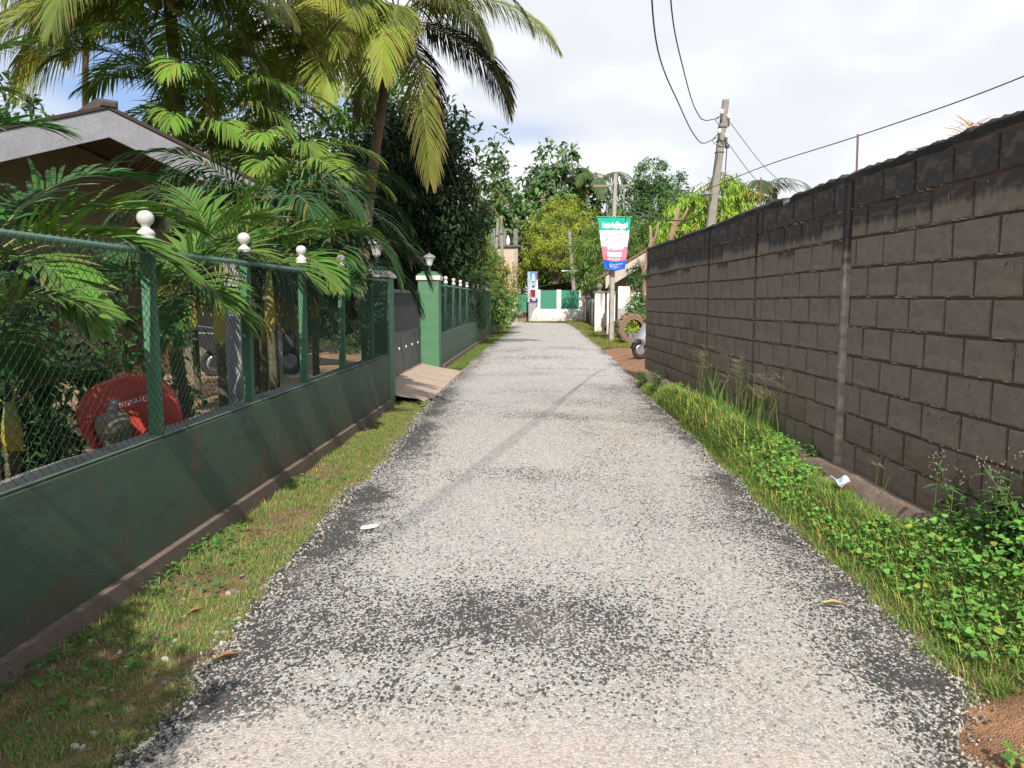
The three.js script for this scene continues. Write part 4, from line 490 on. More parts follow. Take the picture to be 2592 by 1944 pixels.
{ // white boundary on the right: rail posts, two balled pillars, a tall slab
  const ball = lathe([[0, 0], [0.13, 0], [0.12, 0.03], [0.07, 0.06], [0.06, 0.09], [0.12, 0.13], [0.155, 0.22], [0.13, 0.31], [0.07, 0.36], [0, 0.37]], 18);
  const pil = (label, x, z, w, h) => { const p = thing('white_pillar', label, 'pillar', [x, 0, z], 0, 'white boundary pillars'); part(p, 'shaft', box(-w / 2, -0.15, -w / 2, w / 2, h, w / 2, 0.012), dirtyWhite(431 + Math.round(x * 10), h)); part(p, 'cap', box(-w / 2 - 0.04, h + 0.002, -w / 2 - 0.04, w / 2 + 0.04, h + 0.07, w / 2 + 0.04, 0.01), rough(0.3, 0.29, 0.26, 0.9, 0.01, 3)); part(p, 'ball', moved(ball.clone(), 0, h + 0.072, 0), rough(0.27, 0.24, 0.2, 0.9, 0.01, 4)); return p; };
  pil('left one of two white pillars with grey stone balls near the tyre', 2.76, -36.4, 0.46, 1.82); pil('right one of two white pillars with stone balls, hidden partly by the banner pole', 3.13, -34.6, 0.36, 1.8);
  const s = thing('white_slab_wall', 'tall stained white slab wall right of the banner pole', 'wall', [3.48, 0, -32.6]); part(s, 'slab', box(-0.24, -0.15, -0.12, 0.24, 2.06, 0.12, 0.012), dirtyWhite(441, 2.1)); part(s, 'lower_patch', box(-0.245, -0.15, 0.121, 0.245, 1.15, 0.135, 0.008), rough(0.5, 0.48, 0.44, 0.9, 0.01, 2));
  const f = thing('barbed_fence', 'white back wall with iron posts and barbed wire between pole and pillars', 'fence', [0, 0, 0]); const wl = box(-8.6, -0.1, -0.08, 8.6, 1.55, 0.08, 0.01); const m = part(f, 'back_wall', wl, dirtyWhite(451, 1.6)); m.position.set(3.2, 0, -46); m.rotation.y = PI / 2 - 0.03;
  for (let k = 0; k < 7; k++) { const q = part(f, 'iron_post', box(-0.03, -0.1, -0.03, 0.03, 1.45 - 0.1 * (k % 2), 0.03, 0.004), rough(0.07, 0.05, 0.04, 0.8, 0.004, 4)); q.position.set(2.83 + 0.02 * k, 0, -39 - k * 2.6); }
  for (let k = 0; k < 6; k++) part(f, 'barbed_wire', wire([[2.84, 0.2 + k * 0.22, -38], [2.86, 0.17 + k * 0.22, -42], [2.9, 0.22 + k * 0.2, -46], [2.95, 0.18 + k * 0.2, -50], [3.0, 0.22 + k * 0.21, -55.4]], 0.009, 4, 30), iron);
  for (const [x, z] of [[2.86, -47.5], [2.87, -45.6]]) { const l = thing('round_knob_post', x < 2.865 ? 'left one of two dark posts with round knobs along the barbed fence' : 'right one of two dark posts with round knobs along the barbed fence', 'post', [x, 0, z], 0, 'knob posts'); part(l, 'stake', box(-0.04, -0.1, -0.04, 0.04, 1.5, 0.04, 0.006), iron); part(l, 'knob', moved(lathe([[0, -0.04], [0.06, -0.02], [0.11, 0.05], [0.11, 0.12], [0.06, 0.19], [0, 0.21]], 14), 0, 1.54, 0), iron); }
}
{ // house on the right, gable just over the wall
  const h = thing('gabled_house', 'house with a pale pink bargeboard gable just above the far end of the block wall', 'house', [6.3, 0, -36]), ap = 4.55, W = 3.3, sl = 0.6; const sh = new THREE.Shape(); sh.moveTo(0, ap); sh.lineTo(-W, ap - W * sl); sh.lineTo(-W, ap - W * sl - 0.55); sh.lineTo(0, ap - 0.55); sh.lineTo(W, ap - W * sl - 0.55); sh.lineTo(W, ap - W * sl); sh.closePath(); part(h, 'bargeboard', metric(new THREE.ExtrudeGeometry(sh, { depth: 0.06, bevelEnabled: false })), rough(0.66, 0.58, 0.5, 0.8, 0.004, 1));
  const s2 = new THREE.Shape(); s2.moveTo(-2.6, 0); s2.lineTo(2.6, 0); s2.lineTo(2.6, ap - 2.6 * sl - 0.1); s2.lineTo(0, ap - 0.1); s2.lineTo(-2.6, ap - 2.6 * sl - 0.1); s2.closePath(); const g = new THREE.ExtrudeGeometry(s2, { depth: 6, bevelEnabled: false }); g.translate(0, -0.05, -6.6); part(h, 'walls', metric(g), rough(0.45, 0.36, 0.28, 0.9, 0.006, 1));
  for (const s of [1, -1]) { const b = new B(), r = []; for (let k = 0; k <= 40; k++) { const t = k / 40, x = s * t * (W + 0.1), y = ap - t * (W + 0.1) * sl + 0.05 + 0.03 * ((k % 2)); r.push([b.v(x, y, 0.1, null, t * 3, 0), b.v(x, y, -7, null, t * 3, 7)]); } for (let k = 0; k < 40; k++) b.q(r[k][0], r[k + 1][0], r[k + 1][1], r[k][1]); part(h, 'roof_slope', b.geo(), mat(0.3, 0.12, 0.065, 0.9, { side: THREE.DoubleSide, map: rep1(grain, 1.6), bumpMap: rep1(grainBump, 1.6), bumpScale: 0.02 })); }
  const w = part(h, 'window', box(-1.6, 1.0, -0.6, -0.5, 2.1, -0.56, 0.01), rough(0.2, 0.12, 0.07, 0.7, 0.003, 3)); part(w, 'pane', box(-1.52, 1.08, -0.562, -0.58, 2.02, -0.552, 0), mat(0.03, 0.035, 0.04, 0.08));
}
{ // unfinished brick tower on the left
  const brick = tex(256, 256, (i, j) => { const row = Math.floor(j / 10.67), off = row % 2 ? 10 : 0, mx = (i + off) % 21.33, my = j % 10.67, r = h2(Math.floor((i + off) / 21.33), row, 4); const t = my < 1.8 || mx < 1.8 ? [0.42, 0.36, 0.3] : [0.44 + 0.1 * r, 0.33 + 0.07 * r, 0.235 + 0.05 * r]; return t.map(S); }); brick.repeat.set(0.5, 0.5);
  const t = thing('brick_tower', 'unfinished brick tower with bare concrete columns on its slab', 'tower', [-2.2, 0, -48.5]); part(t, 'brick_body', box(-0.75, -0.1, -0.7, 0.7, 4.72, 0.5, 0.01), mat(1, 1, 1, 0.9, { map: brick })); part(t, 'corner_column', box(0.58, -0.1, 0.3, 0.8, 4.72, 0.52, 0.01), rough(0.45, 0.42, 0.37, 0.9, 0.01, 2)); part(t, 'slab', box(-0.95, 4.722, -0.9, 0.95, 4.86, 0.65, 0.015), rough(0.16, 0.14, 0.13, 0.95, 0.01, 2)); for (const [x, z] of [[-0.72, 0.4], [-0.05, 0.1], [0.66, 0.35], [-0.3, -0.6]]) part(t, 'column', box(x - 0.13, 4.862, z - 0.13, x + 0.13, 5.85, z + 0.13, 0.015), mortarGrey); part(t, 'white_can', moved(lathe([[0, 0], [0.11, 0], [0.12, 0.3], [0.05, 0.5], [0, 0.62]], 12), 0.2, 4.862, 0.45), mat(0.7, 0.66, 0.66, 0.4));
}
// small litter
{ const b = new B(), R = rng(9); const n = 6; const rows = []; for (let j = 0; j <= n; j++) { const r = []; for (let i = 0; i <= n; i++) { const u = i / n, v = j / n, z = 0.02 * Math.sin(u * 7 + v * 4) + 0.012 * (R() - 0.5); const c = u < 0.12 || v > 0.85 ? [0.7, 0.2, 0.08] : Math.sin(u * 9 + v * 7) > 0.3 ? [0.08, 0.25, 0.6] : [0.75, 0.76, 0.78]; r.push(b.v((u - 0.5) * 0.15, 0.1 + z, (v - 0.5) * 0.11, c)); } rows.push(r); } for (let j = 0; j < n; j++) for (let i = 0; i < n; i++) b.q(rows[j][i], rows[j][i + 1], rows[j + 1][i + 1], rows[j + 1][i]); const m = top('crumpled_wrapper', b.geo(), mat(1, 1, 1, 0.35, { vertexColors: true, side: THREE.DoubleSide }), 'crumpled blue, white and orange wrapper on the right verge', 'litter'); m.position.set(2.06, landY(2.06, 5.3) + 0.0, -5.3); m.rotation.set(0.25, 0.5, -0.2); }
{ const sh = new THREE.Shape(); sh.moveTo(-0.06, -0.012); sh.lineTo(-0.03, -0.028); sh.lineTo(0.05, -0.022); sh.lineTo(0.064, 0.01); sh.lineTo(0.02, 0.03); sh.lineTo(-0.05, 0.022); sh.closePath(); const g = new THREE.ExtrudeGeometry(sh, { depth: 0.004, bevelEnabled: false }); g.rotateX(-PI / 2); const m = top('paper_scrap', g, mat(0.85, 0.85, 0.85, 0.6), 'white paper scrap lying near the left edge of the lane', 'litter'); m.position.set(-1.13, laneY(-1.13, 4.95) + 0.012, -4.95); m.rotation.set(0.12, 0.3, 0.05); }
// ---------------------------------------------------------------- palms
const mix = (a, b, t) => a.map((k, q) => lerp(k, b[q], t));
const palmLeaf = leafMat(0.32, 0.82, 0.1), treeLeaf = leafMat(0.35, 0.85, 0.06), dryLeaf = leafMat(0.25, 0.9, 0);
function frondGeo(o, R) { // one palm leaf: rib and leaflets
  const b = new B(), N = 22, pts = [], T = []; let p = V(0, 0, 0);
  for (let k = 0; k <= N; k++) { const t = k / N, a = rad(lerp(o.e0, o.e1, Math.pow(t, o.bend ?? 1.25))), y = rad(o.sway ?? 0) * t; const dir = V(Math.cos(a) * Math.cos(y), Math.sin(a), Math.cos(a) * Math.sin(y)); pts.push(p.clone()); T.push(dir); p = p.clone().addScaledVector(dir, o.len / N); }
  const rc = o.rib ?? [0.34, 0.33, 0.06], r0 = o.r ?? o.len * 0.0055;
  b.tube(pts, pts.map((_, k) => lerp(r0, r0 * 0.16, k / N)), 5, (t) => mix(rc, o.col, t * 0.6), false);
  const n = o.n ?? 48, bare = o.bare ?? 0.2, roll = rad(o.roll ?? 0);
  for (let i = 0; i < n; i++) for (const sd of [-1, 1]) {
    const t = bare + (1 - bare) * (i + 0.5 * R()) / n, k = Math.min(N - 1, Math.floor(t * N)), f = t * N - k, P = pts[k].clone().lerp(pts[k + 1], f), D = T[k], q = (t - bare) / (1 - bare);
    if (R() < (o.gaps ?? 0.03)) continue;
    const side0 = V(-D.z, 0, D.x).normalize(), up0 = side0.clone().cross(D).normalize().multiplyScalar(-1); if (up0.y < 0) up0.negate();
    const side = side0.clone().multiplyScalar(Math.cos(roll)).addScaledVector(up0, Math.sin(roll)), up = up0.clone().multiplyScalar(Math.cos(roll)).addScaledVector(side0, -Math.sin(roll));
    const al = rad(lerp(o.a0 ?? 68, o.a1 ?? 22, q) + 8 * (R() - 0.5)), be = rad((o.vee ?? 15) + (o.ruffle ?? 18) * (R() - 0.5));
    const d0 = D.clone().multiplyScalar(Math.cos(al)).addScaledVector(side, sd * Math.sin(al) * Math.cos(be)).addScaledVector(up, Math.sin(al) * Math.sin(be)).normalize();
    const L = o.leaf * Math.max(0.16, Math.pow(Math.sin(PI * clamp(0.16 + 0.8 * q)), 0.6)) * (0.88 + 0.24 * R()), w = o.w * (0.85 + 0.3 * R()), g = (o.hang ?? 0.5) * (0.7 + 0.6 * R());
    const yel = clamp((o.yellow ?? 0) * (0.5 + R()) + (R() < 0.02 ? 0.6 : 0)), c = mix(o.col.map((x) => x * (0.78 + 0.44 * R())), [0.30, 0.24, 0.035], yel), ct = R() < (o.dryTip ?? 0.25) ? mix(c, [0.26, 0.18, 0.08], 0.75) : c;
    let pos = P.clone(), d = d0.clone(), prev = null; const nrm = up.clone().addScaledVector(side, -sd * 0.35).normalize(), st = [0, 0.3, 0.62, 0.86, 1], ww = [0.35, 1, 0.9, 0.5, 0.06];
    for (let s = 0; s < 5; s++) {
      if (s) { d = d.clone().addScaledVector(V(0, -1, 0), g * (st[s] - st[s - 1]) * (0.6 + st[s])).normalize(); pos = pos.clone().addScaledVector(d, L * (st[s] - st[s - 1])); }
      let W = d.clone().cross(nrm); if (W.lengthSq() < 1e-4) W = side.clone(); W.normalize().multiplyScalar(w * ww[s] / 2); const cc = s >= 3 ? ct : c, a = b.v(pos.x - W.x, pos.y - W.y, pos.z - W.z, cc), e = b.v(pos.x + W.x, pos.y + W.y, pos.z + W.z, cc);
      if (prev) b.q(prev[0], prev[1], e, a); prev = [a, e];
    }
  }
  return b.geo();
}
const COCO = { leaf: 1.12, w: 0.033, hang: 1.0, vee: 8, n: 104, bare: 0.18, a0: 72, a1: 24, col: [0.11, 0.155, 0.026], dryTip: 0.4, gaps: 0.02 };
const ARECA = { leaf: 0.52, w: 0.029, hang: 0.55, vee: 30, n: 38, bare: 0.22, a0: 60, a1: 20, ruffle: 34, col: [0.036, 0.12, 0.019], dryTip: 0.2 };
function palmTrunk(g, base, to, r0, r1, cols, rings) { const b = new B(), n = 46, pts = [], rr = []; for (let k = 0; k <= n; k++) { const t = k / n; pts.push(V(lerp(base[0], to[0], t * t * 0.6 + t * 0.4), lerp(base[1], to[1], t), lerp(base[2], to[2], t))); rr.push(lerp(r0, r1, Math.min(1, t * 1.4) ** 0.5) * (1 + rings * ((k % 2) - 0.5))); } b.tube(pts, rr, 12, (t) => mix(cols[0], cols[1], t).map((x) => x * (0.75 + 0.5 * h2(Math.round(t * n), 3, 5)))); return part(g, 'trunk', b.geo(), barkMat); }
function coconut(label, base, crown, list, seed, o = {}) {
  const g = thing('coconut_palm', label, 'palm', base, 0, 'coconut palms'), R = rng(seed), c = [crown[0] - base[0], crown[1] - base[1], crown[2] - base[2]];
  palmTrunk(g, [0, -0.3, 0], c, 0.2, 0.13, [[0.30, 0.235, 0.17], [0.20, 0.15, 0.105]], 0.09);
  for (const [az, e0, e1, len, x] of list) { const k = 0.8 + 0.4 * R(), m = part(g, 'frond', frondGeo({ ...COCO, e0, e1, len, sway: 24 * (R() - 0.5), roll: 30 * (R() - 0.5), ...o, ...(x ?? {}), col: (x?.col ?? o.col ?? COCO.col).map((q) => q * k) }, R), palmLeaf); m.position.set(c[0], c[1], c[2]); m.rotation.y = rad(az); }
  if (o.nuts !== 0) for (let k = 0; k < (o.nuts ?? 9); k++) { const a = R() * 6.28, m = part(g, 'coconut', nutGeo, k % 3 ? nutMat : nutMat2); m.position.set(c[0] + 0.3 * Math.cos(a), c[1] - 0.3 - 0.3 * R(), c[2] + 0.3 * Math.sin(a)); m.rotation.set(R(), R(), R()); }
  const hb = new B(); for (let k = 0; k < 60; k++) { const a = R() * 6.28, r = 0.12 + 0.12 * R(), d = V(Math.cos(a), 0.5 - R() * 1.4, Math.sin(a)).normalize(); hb.leaf(V(c[0] + r * Math.cos(a), c[1] - 0.25 + 0.4 * R(), c[2] + r * Math.sin(a)), d, V(0, 1, 0.1), 0.3 + 0.45 * R(), 0.08, [0.2, 0.13, 0.07].map((x) => x * (0.6 + 0.7 * R())), 0.2, 0.6); } part(g, 'leaf_sheaths', hb.geo(), dryLeaf);
  return g;
}
const nutGeo = lathe([[0, -0.13], [0.06, -0.12], [0.1, -0.05], [0.105, 0.02], [0.08, 0.1], [0.03, 0.14], [0, 0.145]], 12), nutMat = mat(0.36, 0.25, 0.05, 0.45), nutMat2 = mat(0.16, 0.2, 0.04, 0.45);
const ring = (n, e0, e1, len, R, from = 0) => Array.from({ length: n }, (_, k) => [from + k * 360 / n + 18 * (R() - 0.5), e0 + 14 * (R() - 0.5), e1 + 14 * (R() - 0.5), len * (0.9 + 0.2 * R())]);
{ const R = rng(31);
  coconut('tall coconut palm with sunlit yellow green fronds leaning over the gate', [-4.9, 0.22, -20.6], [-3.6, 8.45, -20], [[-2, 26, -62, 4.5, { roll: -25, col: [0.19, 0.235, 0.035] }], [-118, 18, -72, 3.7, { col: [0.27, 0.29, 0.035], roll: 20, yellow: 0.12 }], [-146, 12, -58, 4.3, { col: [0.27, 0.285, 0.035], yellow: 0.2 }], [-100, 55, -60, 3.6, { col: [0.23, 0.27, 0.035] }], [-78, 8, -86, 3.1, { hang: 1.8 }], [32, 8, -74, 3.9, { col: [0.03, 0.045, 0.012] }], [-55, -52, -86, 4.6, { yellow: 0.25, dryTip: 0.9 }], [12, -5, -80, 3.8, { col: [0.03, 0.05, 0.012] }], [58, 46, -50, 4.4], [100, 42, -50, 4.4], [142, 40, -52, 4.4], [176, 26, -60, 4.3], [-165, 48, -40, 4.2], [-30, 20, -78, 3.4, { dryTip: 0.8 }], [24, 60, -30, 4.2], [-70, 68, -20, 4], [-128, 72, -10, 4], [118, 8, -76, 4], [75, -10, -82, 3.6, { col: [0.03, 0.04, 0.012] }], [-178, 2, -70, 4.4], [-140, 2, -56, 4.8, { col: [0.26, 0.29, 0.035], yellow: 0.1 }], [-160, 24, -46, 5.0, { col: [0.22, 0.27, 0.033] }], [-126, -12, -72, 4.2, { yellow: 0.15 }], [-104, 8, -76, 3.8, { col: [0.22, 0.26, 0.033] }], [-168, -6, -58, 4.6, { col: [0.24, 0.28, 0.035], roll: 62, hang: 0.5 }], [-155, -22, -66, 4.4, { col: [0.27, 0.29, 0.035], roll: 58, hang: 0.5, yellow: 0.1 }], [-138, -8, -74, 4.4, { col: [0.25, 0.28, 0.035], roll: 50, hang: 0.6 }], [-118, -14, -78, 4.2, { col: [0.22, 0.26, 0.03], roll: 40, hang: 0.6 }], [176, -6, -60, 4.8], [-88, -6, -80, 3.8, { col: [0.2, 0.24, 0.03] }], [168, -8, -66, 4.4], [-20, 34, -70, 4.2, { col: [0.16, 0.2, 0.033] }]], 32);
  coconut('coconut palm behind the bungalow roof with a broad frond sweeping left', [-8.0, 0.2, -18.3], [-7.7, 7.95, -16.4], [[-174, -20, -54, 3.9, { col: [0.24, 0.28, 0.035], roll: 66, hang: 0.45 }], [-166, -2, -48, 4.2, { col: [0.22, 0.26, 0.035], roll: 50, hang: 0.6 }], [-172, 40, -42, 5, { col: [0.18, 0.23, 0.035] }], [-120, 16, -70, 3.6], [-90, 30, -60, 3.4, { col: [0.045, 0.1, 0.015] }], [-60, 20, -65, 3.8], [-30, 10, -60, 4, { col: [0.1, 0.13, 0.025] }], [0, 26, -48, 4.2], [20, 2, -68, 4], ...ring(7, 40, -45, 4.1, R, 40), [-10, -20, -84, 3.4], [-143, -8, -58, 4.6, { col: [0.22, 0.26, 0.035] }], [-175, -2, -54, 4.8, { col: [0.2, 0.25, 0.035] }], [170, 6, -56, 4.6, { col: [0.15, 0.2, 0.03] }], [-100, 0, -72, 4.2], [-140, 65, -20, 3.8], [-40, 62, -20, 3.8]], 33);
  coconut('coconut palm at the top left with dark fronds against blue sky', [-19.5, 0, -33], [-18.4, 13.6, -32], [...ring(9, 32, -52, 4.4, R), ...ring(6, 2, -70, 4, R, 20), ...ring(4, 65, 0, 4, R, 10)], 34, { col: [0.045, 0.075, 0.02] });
  coconut('far coconut palm with windblown fronds behind the banner pole crossarm', [5.6, 0, -66], [4.7, 11.0, -66], [[-175, 50, -65, 5], [-150, 30, -75, 5], [-160, 60, -40, 4.8], [-120, 40, -70, 4.5], [-20, 55, -80, 4], [160, 30, -70, 5], [-90, 20, -80, 4.5], [-178, 5, -70, 5, { yellow: 0.4 }], [30, 60, -75, 4], [90, 40, -60, 4.5], [-140, -10, -80, 4.6, { yellow: 0.5 }]], 35, { n: 40, w: 0.08, nuts: 0, col: [0.06, 0.11, 0.03] });
  coconut('far coconut palm peeping out right of the tall teak', [5.2, 0, -78], [3.9, 12.4, -78], [...ring(8, 40, -60, 5, R), ...ring(5, 5, -78, 5, R, 20)], 36, { n: 36, w: 0.09, nuts: 0, col: [0.04, 0.07, 0.03] });
  coconut('far coconut palm tip above the bright mango crown', [13.2, 0, -48], [12.6, 7.7, -48], [...ring(8, 42, -50, 4, R), ...ring(4, 10, -70, 4, R, 20)], 37, { n: 36, w: 0.08, nuts: 0, col: [0.045, 0.08, 0.03] });
  coconut('coconut palm with hanging yellowish fronds between dark tree and teak', [-4.6, 0, -31], [-3.4, 5.6, -30], [[0, 30, -75, 2.6, { yellow: 0.2 }], [-20, 0, -84, 2.8, { yellow: 0.3 }], [-60, 20, -80, 2.6, { yellow: 0.2 }], [30, 40, -60, 2.6], [-100, 10, -80, 2.8], [90, 50, -50, 3], [150, 40, -60, 3], [10, -40, -86, 2.6, { yellow: 0.35 }]], 38, { n: 44, leaf: 0.6, nuts: 0, col: [0.11, 0.16, 0.03] });
}
function areca(label, pos, stems, seed, o = {}) {
  const g = thing('areca_palm', label, 'palm', pos, 0, 'areca palms behind the fence'), R = rng(seed);
  for (const [x, z, h, fr, so] of stems) {
    const lx = x + 0.12 * (R() - 0.5), lz = z + 0.12 * (R() - 0.5), st = h * 0.62; palmTrunk(g, [x, -0.25, z], [lx, st, lz], so?.r ?? 0.055, so?.r ?? 0.045, [[0.22, 0.2, 0.13], [0.24, 0.22, 0.1]], 0.12);
    const b = new B(), pts = [0, 0.3, 0.6, 1].map((t) => V(lx, lerp(st - 0.02, h, t), lz)); b.tube(pts, [0.05, 0.06, 0.05, 0.03], 10, (t) => mix([0.36, 0.26, 0.04], [0.16, 0.22, 0.04], t)); part(g, 'crownshaft', b.geo(), mat(1, 1, 1, 0.5, { vertexColors: true }));
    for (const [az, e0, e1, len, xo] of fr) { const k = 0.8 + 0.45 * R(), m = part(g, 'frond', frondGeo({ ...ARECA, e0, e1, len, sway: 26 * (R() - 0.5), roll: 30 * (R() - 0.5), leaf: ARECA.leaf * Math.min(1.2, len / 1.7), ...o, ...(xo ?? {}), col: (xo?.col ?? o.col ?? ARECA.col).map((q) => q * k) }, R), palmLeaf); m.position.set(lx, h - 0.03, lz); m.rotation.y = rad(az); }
  }
  return g;
}
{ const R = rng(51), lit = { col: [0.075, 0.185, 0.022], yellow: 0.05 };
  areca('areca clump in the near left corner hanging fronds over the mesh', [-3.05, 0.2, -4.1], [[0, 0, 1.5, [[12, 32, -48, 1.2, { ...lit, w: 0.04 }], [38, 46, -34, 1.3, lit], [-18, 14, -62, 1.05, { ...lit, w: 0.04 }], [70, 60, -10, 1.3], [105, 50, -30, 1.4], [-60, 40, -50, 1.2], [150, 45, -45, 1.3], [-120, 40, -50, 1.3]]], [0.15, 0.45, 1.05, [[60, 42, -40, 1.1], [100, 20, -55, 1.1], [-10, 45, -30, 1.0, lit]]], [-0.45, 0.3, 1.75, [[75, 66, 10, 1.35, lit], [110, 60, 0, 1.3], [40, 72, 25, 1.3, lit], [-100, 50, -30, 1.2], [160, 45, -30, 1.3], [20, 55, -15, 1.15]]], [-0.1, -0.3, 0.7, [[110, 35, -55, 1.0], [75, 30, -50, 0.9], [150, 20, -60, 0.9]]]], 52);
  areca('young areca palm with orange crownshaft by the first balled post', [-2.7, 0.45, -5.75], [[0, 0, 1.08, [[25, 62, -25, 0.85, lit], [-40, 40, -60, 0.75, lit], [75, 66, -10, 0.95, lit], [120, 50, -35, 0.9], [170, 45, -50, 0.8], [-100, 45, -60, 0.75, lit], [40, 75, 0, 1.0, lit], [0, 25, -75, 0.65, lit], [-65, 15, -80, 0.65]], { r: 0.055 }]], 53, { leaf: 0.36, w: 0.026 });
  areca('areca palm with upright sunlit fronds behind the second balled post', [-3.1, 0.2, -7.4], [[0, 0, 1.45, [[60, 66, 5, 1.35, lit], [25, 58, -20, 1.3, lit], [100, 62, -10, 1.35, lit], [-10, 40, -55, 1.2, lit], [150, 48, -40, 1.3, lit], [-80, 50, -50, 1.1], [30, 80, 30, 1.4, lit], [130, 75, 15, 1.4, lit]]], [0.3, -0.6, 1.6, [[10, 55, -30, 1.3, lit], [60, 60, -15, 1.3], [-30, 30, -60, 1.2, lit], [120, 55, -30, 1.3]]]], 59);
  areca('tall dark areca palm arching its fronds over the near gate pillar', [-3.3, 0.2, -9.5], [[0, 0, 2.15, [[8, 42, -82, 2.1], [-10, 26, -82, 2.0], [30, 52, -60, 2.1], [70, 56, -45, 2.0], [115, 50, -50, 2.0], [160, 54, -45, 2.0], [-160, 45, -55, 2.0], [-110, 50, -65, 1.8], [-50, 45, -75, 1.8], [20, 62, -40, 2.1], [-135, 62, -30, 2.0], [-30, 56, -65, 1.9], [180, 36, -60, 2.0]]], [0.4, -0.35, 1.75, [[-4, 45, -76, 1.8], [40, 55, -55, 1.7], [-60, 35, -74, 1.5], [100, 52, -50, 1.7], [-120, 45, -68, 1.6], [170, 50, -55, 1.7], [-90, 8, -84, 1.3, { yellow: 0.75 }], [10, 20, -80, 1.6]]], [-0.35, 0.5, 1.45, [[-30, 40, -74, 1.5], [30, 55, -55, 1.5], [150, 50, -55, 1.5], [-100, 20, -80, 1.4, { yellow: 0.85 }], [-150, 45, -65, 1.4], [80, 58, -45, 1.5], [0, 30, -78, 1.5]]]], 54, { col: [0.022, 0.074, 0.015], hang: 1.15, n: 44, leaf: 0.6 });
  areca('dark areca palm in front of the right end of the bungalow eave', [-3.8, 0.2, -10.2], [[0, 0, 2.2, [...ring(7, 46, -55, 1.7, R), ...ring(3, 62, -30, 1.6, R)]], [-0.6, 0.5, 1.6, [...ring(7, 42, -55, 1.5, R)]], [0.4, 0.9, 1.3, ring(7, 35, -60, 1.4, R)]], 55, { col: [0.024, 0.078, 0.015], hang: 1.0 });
  areca('bright green areca palm rising behind the bungalow roof', [-6.9, 0.2, -16.8], [[0, 0, 5.2, [...ring(9, 42, -45, 2.7, R), [-150, 15, -60, 2.4], [-30, 20, -60, 2.4], [-90, 70, 10, 2.4]], { r: 0.07 }], [-0.7, 0.3, 4.3, ring(9, 42, -45, 2.6, R), { r: 0.07 }], [0.9, -0.3, 4.1, ring(9, 45, -45, 2.5, R), { r: 0.07 }], [-0.4, -0.4, 6.9, ring(10, 36, -50, 2.7, R), { r: 0.07 }], [1.6, 0.2, 3.6, ring(8, 45, -45, 2.3, R), { r: 0.07 }], [-1.1, 0.1, 6.0, ring(9, 36, -50, 2.6, R), { r: 0.07 }]], 56, { col: [0.13, 0.26, 0.028], yellow: 0.08, hang: 0.9, leaf: 0.85, w: 0.042, n: 46 });
  areca('low areca palm beyond the gate pillar with light fronds', [-3.3, 0.1, -30.5], [[0, 0, 1.9, ring(9, 45, -40, 1.9, R)], [0.5, -0.6, 1.6, ring(7, 40, -40, 1.7, R)]], 57, { col: [0.08, 0.17, 0.025] });
}

